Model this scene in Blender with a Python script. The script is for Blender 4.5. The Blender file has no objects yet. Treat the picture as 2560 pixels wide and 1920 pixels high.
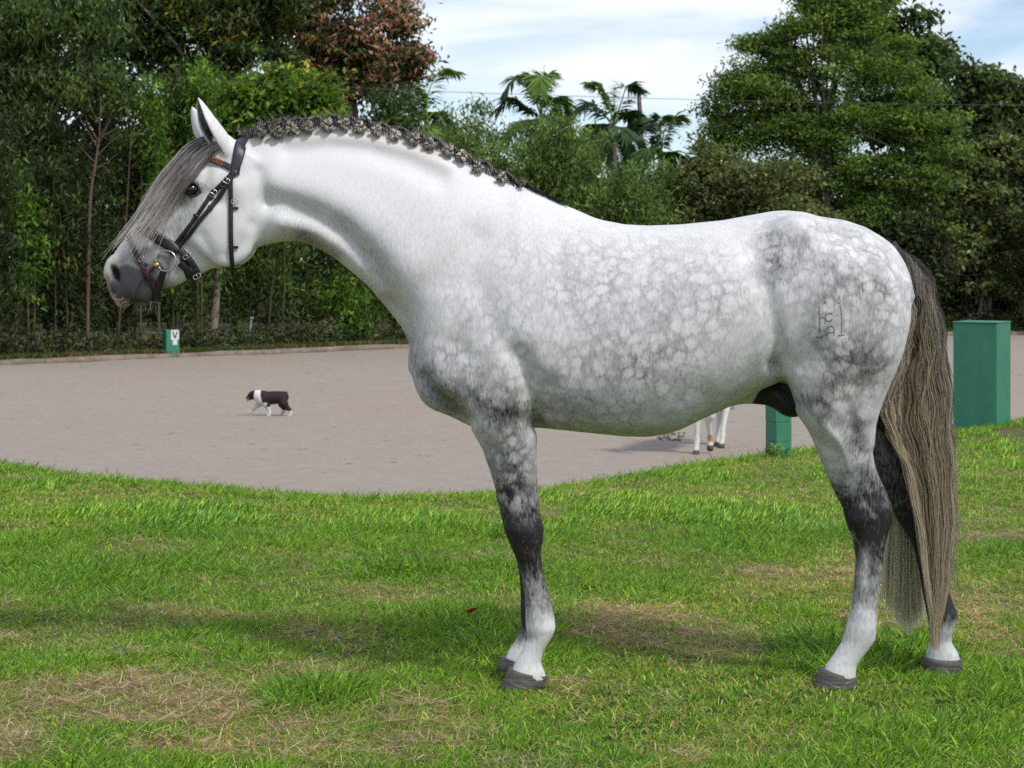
import bpy, math, random
import numpy as np
from mathutils import Vector, Matrix
from mathutils.bvhtree import BVHTree

rng = np.random.default_rng(7)
random.seed(7)
scene = bpy.context.scene
col = scene.collection
R = math.radians

# ------------------------------------------------------------------ camera
F, CX, HY, H = 4560.0, 1280.0, 650.0, 1.4      # focal length, principal column and horizon row of the photo (2560 wide), eye height
cam_d = bpy.data.cameras.new("camera")
cam = bpy.data.objects.new("camera", cam_d)
col.objects.link(cam)
cam.location = (0, 0, H)
cam.rotation_euler = (R(90), 0, 0)
cam_d.sensor_width = 36.0
cam_d.lens = F / 2560 * 36
cam_d.shift_y = -(960 - HY) / 2560
cam_d.clip_start = 0.1
cam_d.clip_end = 2000
cam_d.dof.use_dof = True
cam_d.dof.focus_distance = 5.9
cam_d.dof.aperture_fstop = 11
scene.camera = cam

# ------------------------------------------------------------------ light
SUN_EL, SUN_AZ = R(49), R(136)                   # azimuth clockwise from +Y (away from the camera)
sun_dir = Vector((math.sin(SUN_AZ) * math.cos(SUN_EL), math.cos(SUN_AZ) * math.cos(SUN_EL), math.sin(SUN_EL)))
sl = bpy.data.lights.new("sun", 'SUN')
sl.energy = 2.1
sl.angle = R(8.0)
sl.color = (1.0, 0.955, 0.89)
so = bpy.data.objects.new("sun", sl)
so.rotation_euler = sun_dir.to_track_quat('Z', 'Y').to_euler()
so.location = (0, 0, 30)
col.objects.link(so)

world = bpy.data.worlds.new("World")
scene.world = world
world.use_nodes = True
nt = world.node_tree
nt.nodes.clear()


def N(t, kind, **kw):
    n = t.nodes.new(kind)
    for k, v in kw.items():
        if k.startswith('in_'):
            key = k[3:]
            key = int(key) if key.isdigit() else key.replace('_', ' ')
            n.inputs[key].default_value = v
        else:
            setattr(n, k, v)
    return n


def L(t, a, b):
    t.links.new(a, b)


sky = N(nt, 'ShaderNodeTexSky', sky_type='NISHITA', sun_disc=False, sun_elevation=SUN_EL, sun_rotation=SUN_AZ,
        altitude=600, air_density=1.0, dust_density=0.3, ozone_density=2.5)
tcw = N(nt, 'ShaderNodeTexCoord')
mapw = N(nt, 'ShaderNodeMapping')
mapw.inputs['Scale'].default_value = (1.0, 1.0, 5.0)
L(nt, tcw.outputs['Generated'], mapw.inputs['Vector'])
nz = N(nt, 'ShaderNodeTexNoise', in_Scale=2.6, in_Detail=9.0, in_Roughness=0.55, in_Distortion=0.6)
L(nt, mapw.outputs[0], nz.inputs['Vector'])
cr = N(nt, 'ShaderNodeMapRange', in_1=0.40, in_2=0.60, in_3=0.10, in_4=0.95)
cr.interpolation_type = 'SMOOTHSTEP'
L(nt, nz.outputs['Fac'], cr.inputs[0])
nz2 = N(nt, 'ShaderNodeTexNoise', in_Scale=6.0, in_Detail=6.0, in_Roughness=0.6)
L(nt, mapw.outputs[0], nz2.inputs['Vector'])
cc = N(nt, 'ShaderNodeValToRGB')
cc.color_ramp.elements[0].position = 0.3
cc.color_ramp.elements[0].color = (6.6, 6.95, 7.9, 1)
cc.color_ramp.elements[1].position = 0.7
cc.color_ramp.elements[1].color = (8.6, 8.8, 9.2, 1)
L(nt, nz2.outputs['Fac'], cc.inputs[0])
mx = N(nt, 'ShaderNodeMix', data_type='RGBA')
L(nt, cr.outputs[0], mx.inputs['Factor'])
skb = N(nt, 'ShaderNodeVectorMath', operation='MULTIPLY')
skb.inputs[1].default_value = (1.0, 1.0, 1.0)
L(nt, sky.outputs[0], skb.inputs[0])
L(nt, skb.outputs[0], mx.inputs['A'])
L(nt, cc.outputs[0], mx.inputs['B'])
bg = N(nt, 'ShaderNodeBackground', in_Strength=0.105)
L(nt, mx.outputs['Result'], bg.inputs['Color'])
wo = N(nt, 'ShaderNodeOutputWorld')
L(nt, bg.outputs[0], wo.inputs['Surface'])

vs = scene.view_settings
vs.view_transform = 'Standard'
vs.look = 'None'
vs.exposure = 0.38
vs.gamma = 1.0
scene.render.engine = 'CYCLES'
scene.cycles.max_bounces = 6
scene.cycles.diffuse_bounces = 3
scene.cycles.transparent_max_bounces = 6
scene.cycles.caustics_reflective = False
scene.cycles.caustics_refractive = False
scene.cycles.use_denoising = False


# ------------------------------------------------------------------ helpers
def W(px, py, D):
    """photo pixel at distance D -> world point"""
    return np.array([(px - CX) * D / F, D, H - (py - HY) * D / F])


def link(o, parent=None):
    col.objects.link(o)
    if parent is not None:
        o.parent = parent
    return o


def tag(o, label=None, category=None, group=None, kind=None):
    if label:
        o['label'] = label
    if category:
        o['category'] = category
    if group:
        o['group'] = group
    if kind:
        o['kind'] = kind
    return o


def empty(name, loc, label, category, group=None):
    o = bpy.data.objects.new(name, None)
    o.empty_display_size = 0.2
    o.location = loc
    link(o)
    return tag(o, label, category, group)


def mesh_np(name, verts, faces, mat=None, parent=None, smooth=True, attrs=None, origin=None):
    """faces: (n,3) or (n,4) array, or a list of such arrays. Verts are world coordinates; origin = world point of the object's origin."""
    v = np.asarray(verts, dtype=np.float32).reshape(-1, 3)
    if not isinstance(faces, (list, tuple)):
        faces = [faces]
    faces = [np.asarray(f, dtype=np.int32) for f in faces if len(f)]
    if parent is not None:
        origin = np.array(parent_world(parent))
    if origin is not None:
        v = v - np.asarray(origin, dtype=np.float32)
    me = bpy.data.meshes.new(name)
    me.vertices.add(len(v))
    me.vertices.foreach_set('co', v.ravel())
    loops = np.concatenate([f.ravel() for f in faces])
    tot = np.concatenate([np.full(len(f), f.shape[1], dtype=np.int32) for f in faces])
    start = np.concatenate([[0], np.cumsum(tot)[:-1]]).astype(np.int32)
    me.loops.add(len(loops))
    me.loops.foreach_set('vertex_index', loops.astype(np.int32))
    me.polygons.add(len(tot))
    me.polygons.foreach_set('loop_start', start)
    me.polygons.foreach_set('loop_total', tot)
    me.polygons.foreach_set('use_smooth', np.full(len(tot), bool(smooth)))
    me.update(calc_edges=True)
    if attrs:
        for k, (ty, dom, arr) in attrs.items():
            a = me.attributes.new(k, ty, dom)
            arr = np.asarray(arr, dtype=np.float32)
            a.data.foreach_set('color' if 'COLOR' in ty else ('vector' if ty == 'FLOAT_VECTOR' else 'value'), arr.ravel())
    o = bpy.data.objects.new(name, me)
    if mat is not None:
        me.materials.append(mat)
    if parent is None and origin is not None:
        o.location = origin
    return link(o, parent)


def parent_world(p):
    l = Vector((0, 0, 0))
    while p is not None:
        l = l + p.location
        p = p.parent
    return l


def rgba(c):
    c = np.asarray(c, dtype=np.float32)
    return np.concatenate([c, np.ones((len(c), 1), np.float32)], axis=1)


def catmull(pts, n):
    """resample a polyline as a Catmull-Rom curve with n points"""
    p = np.asarray(pts, dtype=float)
    if len(p) == 2:
        t = np.linspace(0, 1, n)[:, None]
        return p[0] * (1 - t) + p[1] * t
    q = np.vstack([2 * p[0] - p[1], p, 2 * p[-1] - p[-2]])
    u = np.linspace(0, len(p) - 1 - 1e-9, n)
    i = u.astype(int)
    t = (u - i)[:, None]
    a, b, c, d = q[i], q[i + 1], q[i + 2], q[i + 3]
    return 0.5 * ((2 * b) + (-a + c) * t + (2 * a - 5 * b + 4 * c - d) * t ** 2 + (-a + 3 * b - 3 * c + d) * t ** 3)


def tube(path, radii, seg=8, caps=True):
    """tapered tube along a path -> verts, quads, tris"""
    p = np.asarray(path, float)
    n = len(p)
    r = np.broadcast_to(np.asarray(radii, float), (n,))
    tan = np.gradient(p, axis=0)
    tan /= np.linalg.norm(tan, axis=1)[:, None] + 1e-12
    ref = np.array([0.0, 0, 1]) if abs(tan[0][2]) < 0.9 else np.array([1.0, 0, 0])
    us = []
    u = np.cross(tan[0], ref)
    for k in range(n):
        u = u - tan[k] * np.dot(u, tan[k])
        nu = np.linalg.norm(u)
        if nu < 1e-6:
            u = np.cross(tan[k], [0.3, 1, 0.2])
            nu = np.linalg.norm(u)
        u = u / nu
        us.append(u)
    us = np.array(us)
    vsn = np.cross(tan, us)
    a = np.linspace(0, 2 * np.pi, seg, endpoint=False)
    v = p[:, None, :] + r[:, None, None] * (np.cos(a)[None, :, None] * us[:, None, :] + np.sin(a)[None, :, None] * vsn[:, None, :])
    v = v.reshape(-1, 3)
    i = np.arange(n - 1)[:, None] * seg
    j = np.arange(seg)[None, :]
    j2 = (j + 1) % seg
    q = np.stack([i + j, i + j2, i + seg + j2, i + seg + j], -1).reshape(-1, 4)
    tris = np.zeros((0, 3), int)
    if caps:
        c0, c1 = len(v), len(v) + 1
        v = np.vstack([v, p[0], p[-1]])
        jj = np.arange(seg)
        k2 = (jj + 1) % seg
        tris = np.vstack([np.stack([np.full(seg, c0), k2, jj], -1), np.stack([np.full(seg, c1), (n - 1) * seg + jj, (n - 1) * seg + k2], -1)])
    return v, q, tris


class Acc:
    """collects pieces of one mesh"""
    def __init__(self):
        self.v, self.q, self.t, self.c, self.n = [], [], [], [], 0

    def add(self, v, q=None, t=None, c=None):
        if q is not None and len(q):
            self.q.append(np.asarray(q) + self.n)
        if t is not None and len(t):
            self.t.append(np.asarray(t) + self.n)
        self.v.append(np.asarray(v, float))
        if c is not None:
            c = np.asarray(c, float)
            self.c.append(np.broadcast_to(c, (len(v), 3)))
        self.n += len(v)

    def tube(self, path, radii, seg=8, c=None, caps=True):
        v, q, t = tube(path, radii, seg, caps)
        self.add(v, q, t, c)

    def build(self, name, mat, parent=None, smooth=True, origin=None):
        fs = []
        if self.q:
            fs.append(np.vstack(self.q))
        if self.t:
            fs.append(np.vstack(self.t))
        at = {'col': ('FLOAT_COLOR', 'POINT', rgba(np.vstack(self.c)))} if self.c else None
        return mesh_np(name, np.vstack(self.v), fs, mat, parent, smooth, at, origin)


def box_vq(lo, hi, bevel=0.0):
    """box with a small chamfer -> via bmesh-free construction of 24 verts"""
    import bmesh
    bm = bmesh.new()
    bmesh.ops.create_cube(bm, size=1.0)
    lo, hi = np.asarray(lo, float), np.asarray(hi, float)
    for v in bm.verts:
        v.co = Vector(lo + (np.array(v.co) + 0.5) * (hi - lo))
    if bevel > 0:
        bmesh.ops.bevel(bm, geom=list(bm.edges), offset=bevel, segments=2, affect='EDGES', profile=0.7)
    return bm


def bm_obj(name, bm, mat, parent=None, smooth=False, origin=None):
    import bmesh
    if parent is not None:
        origin = parent_world(parent)
    if origin is not None:
        bmesh.ops.translate(bm, verts=bm.verts, vec=-Vector(origin))
    me = bpy.data.meshes.new(name)
    bm.to_mesh(me)
    bm.free()
    for p in me.polygons:
        p.use_smooth = smooth
    if mat is not None:
        me.materials.append(mat)
    o = bpy.data.objects.new(name, me)
    if parent is None and origin is not None:
        o.location = origin
    return link(o, parent)


# ------------------------------------------------------------------ materials
def new_mat(name):
    m = bpy.data.materials.new(name)
    m.use_nodes = True
    t = m.node_tree
    t.nodes.clear()
    out = N(t, 'ShaderNodeOutputMaterial')
    b = N(t, 'ShaderNodeBsdfPrincipled')
    L(t, b.outputs[0], out.inputs['Surface'])
    return m, t, b, out


def simple_mat(name, c1, c2=None, scale=8.0, rough=0.6, metal=0.0, bump=0.0, spec=0.4, detail=5.0, stretch=None):
    m, t, b, out = new_mat(name)
    b.inputs['Roughness'].default_value = rough
    b.inputs['Metallic'].default_value = metal
    b.inputs['Specular IOR Level'].default_value = spec
    tc = N(t, 'ShaderNodeTexCoord')
    src = tc.outputs['Object']
    if stretch:
        mp = N(t, 'ShaderNodeMapping')
        mp.inputs['Scale'].default_value = stretch
        L(t, src, mp.inputs['Vector'])
        src = mp.outputs[0]
    n = N(t, 'ShaderNodeTexNoise', in_Scale=scale, in_Detail=detail, in_Roughness=0.6)
    L(t, src, n.inputs['Vector'])
    rp = N(t, 'ShaderNodeValToRGB')
    rp.color_ramp.elements[0].position = 0.3
    rp.color_ramp.elements[1].position = 0.7
    rp.color_ramp.elements[0].color = (*c1, 1)
    rp.color_ramp.elements[1].color = (*(c2 or c1), 1)
    L(t, n.outputs['Fac'], rp.inputs[0])
    L(t, rp.outputs[0], b.inputs['Base Color'])
    if bump:
        bp = N(t, 'ShaderNodeBump', in_Strength=bump, in_Distance=0.02)
        L(t, n.outputs['Fac'], bp.inputs['Height'])
        L(t, bp.outputs[0], b.inputs['Normal'])
    return m


def leaf_mat(name, trans=0.35, rough=0.5, spec=0.35, tinted=False):
    m, t, b, out = new_mat(name)
    a = N(t, 'ShaderNodeAttribute', attribute_name='col')
    if tinted:                                                           # tufts carry their own tint as an instance attribute
        a2 = N(t, 'ShaderNodeAttribute', attribute_name='tint', attribute_type='INSTANCER')
        mt = N(t, 'ShaderNodeMix', data_type='RGBA', blend_type='MULTIPLY', in_0=1.0)
        L(t, a.outputs['Color'], mt.inputs['A'])
        L(t, a2.outputs['Color'], mt.inputs['B'])
        src = mt.outputs['Result']
    else:
        src = a.outputs['Color']
    L(t, src, b.inputs['Base Color'])
    b.inputs['Roughness'].default_value = rough
    b.inputs['Specular IOR Level'].default_value = spec
    tr = N(t, 'ShaderNodeBsdfTranslucent')
    hs = N(t, 'ShaderNodeHueSaturation', in_Hue=0.485, in_Saturation=1.1, in_Value=1.45)
    L(t, src, hs.inputs['Color'])
    L(t, hs.outputs[0], tr.inputs['Color'])
    ms = N(t, 'ShaderNodeMixShader', in_0=trans)
    L(t, b.outputs[0], ms.inputs[1])
    L(t, tr.outputs[0], ms.inputs[2])
    L(t, ms.outputs[0], out.inputs['Surface'])
    return m


def hair_mat(name, rough=0.45, spec=0.3, trans=0.0):
    m, t, b, out = new_mat(name)
    a = N(t, 'ShaderNodeAttribute', attribute_name='col')
    L(t, a.outputs['Color'], b.inputs['Base Color'])
    b.inputs['Roughness'].default_value = rough
    b.inputs['Specular IOR Level'].default_value = spec
    if trans:                                                            # light passes through fine hair
        tr = N(t, 'ShaderNodeBsdfTranslucent')
        L(t, a.outputs['Color'], tr.inputs['Color'])
        ms = N(t, 'ShaderNodeMixShader', in_0=trans)
        L(t, b.outputs[0], ms.inputs[1])
        L(t, tr.outputs[0], ms.inputs[2])
        L(t, ms.outputs[0], out.inputs['Surface'])
    return m


M_LEAF = leaf_mat('leaf')
M_GRASS = leaf_mat('grass_blade', trans=0.36, rough=0.5, spec=0.25, tinted=True)
M_HAIR = hair_mat('horse_hair', trans=0.3)
M_HAIRP = hair_mat('pale_horse_hair', trans=0.6)
M_BARK = simple_mat('bark', (0.10, 0.08, 0.06), (0.22, 0.18, 0.14), scale=14, rough=0.9, bump=0.6, stretch=(1, 1, 0.3))
M_BARKR = simple_mat('bark_reddish', (0.06, 0.042, 0.03), (0.14, 0.095, 0.065), scale=14, rough=0.85, bump=0.4, stretch=(1, 1, 0.3))
M_CULM = simple_mat('bamboo_culm', (0.05, 0.045, 0.02), (0.13, 0.10, 0.045), scale=6, rough=0.5, stretch=(1, 1, 0.5))
# ------------------------------------------------------------------ ground
AZ = -1.23                                                             # level of the sand arena below the lawn
EDGE = np.array([(-40, 40), (-25, 31), (-10, 19.5), (-6, 15.4), (-3.61, 12.9), (-2.5, 12.0), (-1.47, 11.35), (-.87, 11.12), (-.13, 11.30), (.21, 11.5), (.7, 12.1), (1.30, 12.9), (1.89, 13.55), (2.7, 14.3), (3.63, 15.2),
                 (4.46, 16.3), (6, 18.5), (10, 23), (25, 33), (40, 42)], float)
FAR = np.array([(-60, 8), (-40, 26), (-25, 37.5), (-12.75, 45.4), (-3.13, 54.3), (6, 60.0), (16.65, 63.6), (30, 66), (60, 68)], float)


def edge_y(x):
    return np.interp(x, EDGE[:, 0], EDGE[:, 1])


def far_y(x):
    return np.interp(x, FAR[:, 0], FAR[:, 1])


def vnoise(x, y, s, seed=0):
    r_ = np.random.default_rng(seed)
    T = r_.random((256, 256))
    x, y = np.asarray(x) * s, np.asarray(y) * s
    xi, yi = np.floor(x).astype(int), np.floor(y).astype(int)
    fx, fy = x - xi, y - yi
    fx, fy = fx * fx * (3 - 2 * fx), fy * fy * (3 - 2 * fy)
    g = lambda a, b_: T[a % 256, b_ % 256]
    return (g(xi, yi) * (1 - fx) + g(xi + 1, yi) * fx) * (1 - fy) + (g(xi, yi + 1) * (1 - fx) + g(xi + 1, yi + 1) * fx) * fy


def fbm(x, y, s, o=4, seed=0):
    v = 0
    a = 0.5
    for i in range(o):
        v = v + a * vnoise(x, y, s * 2 ** i, seed + i)
        a *= .5
    return v / (1 - .5 ** o)


def lawn_z(x, y):
    t_ = np.clip((y - (edge_y(x) - .7)) / 4.6, 0, 1)
    drop = t_ * t_ * (3 - 2 * t_)
    t2_ = np.clip(y - (edge_y(x) - .4), 0, None)
    return -np.maximum(drop * 1.32, np.minimum(t2_ * .16, 1.32) * (t2_ > 0)) + .03 * (fbm(x, y, .9, 3, 5) - .5) * (1 - drop)


# dry patches of the lawn, in photo pixels: column, row, half width, half height, strength
DRYP = [(150, 1745, 260, 40, .8), (330, 1640, 220, 22, .7), (30, 1600, 80, 16, .6), (700, 1690, 160, 26, .5), (430, 1790, 160, 26, .7), (20, 1860, 70, 30, .7), (1010, 1760, 130, 40, .55), (1420, 1715, 90, 40, .6),
        (1500, 1590, 120, 36, .45), (1680, 1600, 170, 40, .5), (1850, 1630, 120, 26, .4), (1560, 1530, 160, 20, .5), (1930, 1325, 120, 10, .6), (1590, 1305, 90, 6, .4), (2490, 1192, 60, 9, .9), (2450, 1345, 70, 10, .5), (2400, 1560, 120, 30, .4),
        (900, 1470, 70, 14, .5), (600, 1880, 200, 36, .4), (1130, 1850, 120, 40, .45), (2500, 1640, 80, 40, .45), (1390, 1292, 30, 8, .7), (1180, 1640, 120, 26, .4)]
LUSH = [(1100, 1560, 130, 36, .8), (650, 1500, 180, 26, .7), (620, 1310, 260, 40, .45), (1560, 1460, 150, 30, .7), (1640, 1470, 110, 26, .5), (2450, 1420, 120, 40, .5), (760, 1740, 90, 26, .6), (1600, 1790, 200, 50, .6), (2200, 1760, 260, 60, .6), (350, 1300, 300, 50, .3), (2260, 1640, 90, 40, .5)]


def ground_px(x, y):
    return CX + x * F / y, HY + H * F / y


def dryness(x, y):
    yy = np.maximum(y, 2.0)
    gx, gy = ground_px(x, yy)
    d = .62 * (fbm(x, y, 1.1, 4, 21) - .47) * 2 + .5 * (fbm(x, y, 4.0, 3, 31) - .5)
    d = d * np.clip(1.25 - (yy - 5) * .07, .35, 1)
    for cx_, cy_, rx, ry, s_ in DRYP:
        d = d + .95 * s_ * np.exp(-(((gx - cx_) / rx) ** 2 + ((gy - cy_) / ry) ** 2) * .8)
    for cx_, cy_, rx, ry, s_ in LUSH:
        d = d - s_ * np.exp(-(((gx - cx_) / rx) ** 2 + ((gy - cy_) / ry) ** 2) * .8)
    return np.clip(d, -.7, 1.2)


def grid_mesh(xs, ys, zf, name, mat, keep=None, attrs=None):
    X, Y = np.meshgrid(xs, ys, indexing='ij')
    Z = zf(X, Y)
    V = np.stack([X, Y, Z], -1).reshape(-1, 3)
    nx, ny = len(xs), len(ys)
    i = np.arange(nx - 1)[:, None] * ny + np.arange(ny - 1)[None, :]
    q = np.stack([i, i + ny, i + ny + 1, i + 1], -1).reshape(-1, 4)
    if keep is not None:
        k = keep(X, Y).reshape(-1)
        q = q[k[q].any(1)]
        used = np.zeros(len(V), bool)
        used[q] = True
        idx = np.cumsum(used) - 1
        V, q = V[used], idx[q]
    at = attrs(V) if attrs else None
    o = mesh_np(name, V, q, mat, None, True, at)
    return tag(o, kind='structure')


ml, t, b, out = new_mat('lawn_soil')
a_n = N(t, 'ShaderNodeAttribute', attribute_name='dry')
tc = N(t, 'ShaderNodeTexCoord')
n1 = N(t, 'ShaderNodeTexNoise', in_Scale=55.0, in_Detail=6.0, in_Roughness=.7)
L(t, tc.outputs['Object'], n1.inputs['Vector'])
r1 = N(t, 'ShaderNodeValToRGB')
r1.color_ramp.elements[0].position, r1.color_ramp.elements[0].color = .3, (.022, .045, .010, 1)
r1.color_ramp.elements[1].position, r1.color_ramp.elements[1].color = .75, (.06, .11, .024, 1)
r2 = N(t, 'ShaderNodeValToRGB')
r2.color_ramp.elements[0].position, r2.color_ramp.elements[0].color = .3, (.12, .08, .045, 1)
r2.color_ramp.elements[1].position, r2.color_ramp.elements[1].color = .7, (.36, .26, .15, 1)
L(t, n1.outputs['Fac'], r1.inputs[0])
L(t, n1.outputs['Fac'], r2.inputs[0])
mxl = N(t, 'ShaderNodeMix', data_type='RGBA')
mr = N(t, 'ShaderNodeMapRange', in_1=-.25, in_2=.45)
L(t, a_n.outputs['Fac'], mr.inputs[0])
L(t, mr.outputs[0], mxl.inputs['Factor'])
L(t, r1.outputs[0], mxl.inputs['A'])
L(t, r2.outputs[0], mxl.inputs['B'])
L(t, mxl.outputs['Result'], b.inputs['Base Color'])
b.inputs['Roughness'].default_value = .95
b.inputs['Specular IOR Level'].default_value = .1
bp = N(t, 'ShaderNodeBump', in_Strength=.8, in_Distance=.02)
L(t, n1.outputs['Fac'], bp.inputs['Height'])
L(t, bp.outputs[0], b.inputs['Normal'])

xs = np.concatenate([np.linspace(-40, -7, 34), np.arange(-6.8, 8.0, .08), np.linspace(8.5, 40, 33)])
ys = np.concatenate([np.linspace(-30, 2, 17), np.arange(2.2, 4.5, .2), np.arange(4.5, 18, .08), np.linspace(18.5, 48, 60)])
grid_mesh(xs, ys, lawn_z, 'lawn', ml, keep=lambda X, Y: Y < edge_y(X) + 5.0,
          attrs=lambda V: {'dry': ('FLOAT', 'POINT', dryness(V[:, 0], V[:, 1]))})

# sand arena: fine, slightly raked sand
ms_, t, b, out = new_mat('arena_sand')
tc = N(t, 'ShaderNodeTexCoord')
mp = N(t, 'ShaderNodeMapping')
mp.inputs['Scale'].default_value = (.8, 1.5, 1)
mp.inputs['Rotation'].default_value = (0, 0, .12)
L(t, tc.outputs['Object'], mp.inputs['Vector'])
n1 = N(t, 'ShaderNodeTexNoise', in_Scale=6.0, in_Detail=14.0, in_Roughness=.86)
L(t, mp.outputs[0], n1.inputs['Vector'])
n2 = N(t, 'ShaderNodeTexNoise', in_Scale=.16, in_Detail=3.0)
L(t, tc.outputs['Object'], n2.inputs['Vector'])
r1 = N(t, 'ShaderNodeValToRGB')
r1.color_ramp.elements[0].position, r1.color_ramp.elements[0].color = .28, (.245, .214, .184, 1)
r1.color_ramp.elements[1].position, r1.color_ramp.elements[1].color = .70, (.405, .358, .314, 1)
L(t, n1.outputs['Fac'], r1.inputs[0])
r2 = N(t, 'ShaderNodeValToRGB')
r2.color_ramp.elements[0].position, r2.color_ramp.elements[0].color = .35, (1.0, .95, .90, 1)
r2.color_ramp.elements[1].position, r2.color_ramp.elements[1].color = .65, (.985, .985, .965, 1)
L(t, n2.outputs['Fac'], r2.inputs[0])
mxs = N(t, 'ShaderNodeMix', data_type='RGBA', blend_type='MULTIPLY', in_0=1.0)
L(t, r1.outputs[0], mxs.inputs['A'])
L(t, r2.outputs[0], mxs.inputs['B'])
# small dark clods and hoof marks
vo = N(t, 'ShaderNodeTexVoronoi', in_Scale=1.7, in_Randomness=1.0)
L(t, tc.outputs['Object'], vo.inputs['Vector'])
mv = N(t, 'ShaderNodeMapRange', in_1=.04, in_2=.13, in_3=.45, in_4=1.0)
L(t, vo.outputs['Distance'], mv.inputs[0])
mx2 = N(t, 'ShaderNodeMix', data_type='RGBA', blend_type='MULTIPLY', in_0=1.0)
L(t, mxs.outputs['Result'], mx2.inputs['A'])
L(t, mv.outputs[0], mx2.inputs['B'])
L(t, mx2.outputs['Result'], b.inputs['Base Color'])
b.inputs['Roughness'].default_value = .95
b.inputs['Specular IOR Level'].default_value = .15
bp = N(t, 'ShaderNodeBump', in_Strength=.4, in_Distance=.03)
L(t, n1.outputs['Fac'], bp.inputs['Height'])
L(t, bp.outputs[0], b.inputs['Normal'])


def sand_z(X, Y):
    return AZ + .05 * (fbm(X * .7, Y * 1.3, 1.1, 4, 40) - .5) + .05 * (fbm(X, Y, .12, 2, 44) - .5)


xs = np.concatenate([np.linspace(-60, -18, 30), np.arange(-17.6, 22, .28), np.linspace(22.5, 60, 25)])
ys = np.concatenate([np.arange(9, 64, .22), np.linspace(64.4, 70, 12)])
grid_mesh(xs, ys, sand_z, 'arena_sand', ms_, keep=lambda X, Y: (Y > edge_y(X) + 1.2) & (Y < far_y(X) + .6))

# ground beyond the arena, out to the horizon
M_EARTH = simple_mat('woodland_floor', (.035, .032, .016), (.11, .095, .05), scale=3.0, rough=.95, bump=.6, detail=8)
xs = np.concatenate([np.linspace(-500, -62, 20), np.linspace(-60, 60, 160), np.linspace(62, 500, 20)])
ys = np.concatenate([np.linspace(-500, 4, 24), np.arange(5, 84, .5), np.linspace(86, 900, 24)])
tag(grid_mesh(xs, ys, lambda X, Y: np.where(Y > far_y(X), AZ - .05 + .12 * np.clip((Y - far_y(X)) / 1.2, 0, 1) + .10 * (fbm(X, Y, .6, 3, 50) - .5), AZ - .25 - 0 * X), 'woodland_ground', M_EARTH), kind='structure')
# low earth bank round the arena
acc = Acc()
bx = np.linspace(-58, 58, 240)
pth = np.stack([bx, far_y(bx) + .15, np.full(240, AZ) + .03 + .035 * (fbm(bx, bx * 0, .9, 3, 60) - .5)], 1)
acc.tube(pth, .11 + .05 * (fbm(bx, bx * 0, 1.6, 3, 62) - .5), 8)
tag(acc.build('arena_bank', simple_mat('bank_earth', (.13, .095, .07), (.27, .21, .165), scale=4, rough=.95, bump=.5)), kind='structure')


# ------------------------------------------------------------------ foliage
def rand_unit(n):
    v = rng.normal(size=(n, 3))
    return v / np.linalg.norm(v, axis=1)[:, None]


def leaf_quads(c, length, width, cols, droop=.3, flat=.5):
    """one folded rhombus per leaf"""
    n = len(c)
    d = rand_unit(n)
    d[:, 2] = d[:, 2] * .7 - droop
    d /= np.linalg.norm(d, axis=1)[:, None]
    nrm = rand_unit(n)
    nrm[:, 2] = np.abs(nrm[:, 2]) + flat
    s = np.cross(d, nrm)
    s /= np.linalg.norm(s, axis=1)[:, None] + 1e-9
    ln = (np.broadcast_to(length, (n,)) * rng.uniform(.65, 1.2, n))[:, None]
    wd = (np.broadcast_to(width, (n,)) * rng.uniform(.7, 1.2, n))[:, None]
    up = np.cross(s, d)
    V = np.stack([c - d * ln * .5, c + s * wd * .5 - d * ln * .05 + up * wd * .12, c + d * ln * .5 - up * ln * .1, c - s * wd * .5 - d * ln * .05 + up * wd * .12], 1).reshape(-1, 3)
    q = np.arange(n * 4).reshape(-1, 4)
    return V, q, np.repeat(cols, 4, axis=0)


FOL = 1.35                                                             # common gain on the foliage colours below


def palette(n, pal, jit=.25):
    pal = np.asarray([p[0] for p in pal]), np.asarray([p[1] for p in pal], float)
    k = rng.choice(len(pal[0]), n, p=pal[1] / pal[1].sum())
    c = np.asarray(pal[0], float)[k] * FOL
    return c * np.exp(rng.normal(0, jit, (n, 1)))


def puff_clusters(puffs, D, n, dr=.8, pad=None):
    """cluster centres in ellipsoids given in photo pixels at distance D; also returns the outward direction"""
    if pad:                                                            # foliage gathered in separate flat pads with gaps between
        pc, u = puff_clusters(puffs, D, max(4, n // pad[2]), dr)
        k = rng.integers(0, len(pc), n)
        sz = rng.uniform(.6, 1.3, len(pc))[k][:, None]
        return pc[k] + rand_unit(n) * rng.random((n, 1)) ** .4 * np.array([pad[0], pad[0], pad[1]]) * sz, u[k]
    ar = np.array([p[2] * p[3] for p in puffs], float)
    k = rng.choice(len(puffs), n, p=ar / ar.sum())
    u = rand_unit(n)
    r = rng.random(n) ** (1 / 4.5)
    P = np.array(puffs, float)
    s = D / F
    c = np.stack([(P[k, 0] - CX) * s, np.full(n, D), H - (P[k, 1] - HY) * s], 1)
    rad = np.stack([P[k, 2] * s, np.minimum(P[k, 2], P[k, 3] * 1.6) * s * dr, P[k, 3] * s], 1)
    return c + u * rad * r[:, None], u


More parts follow.
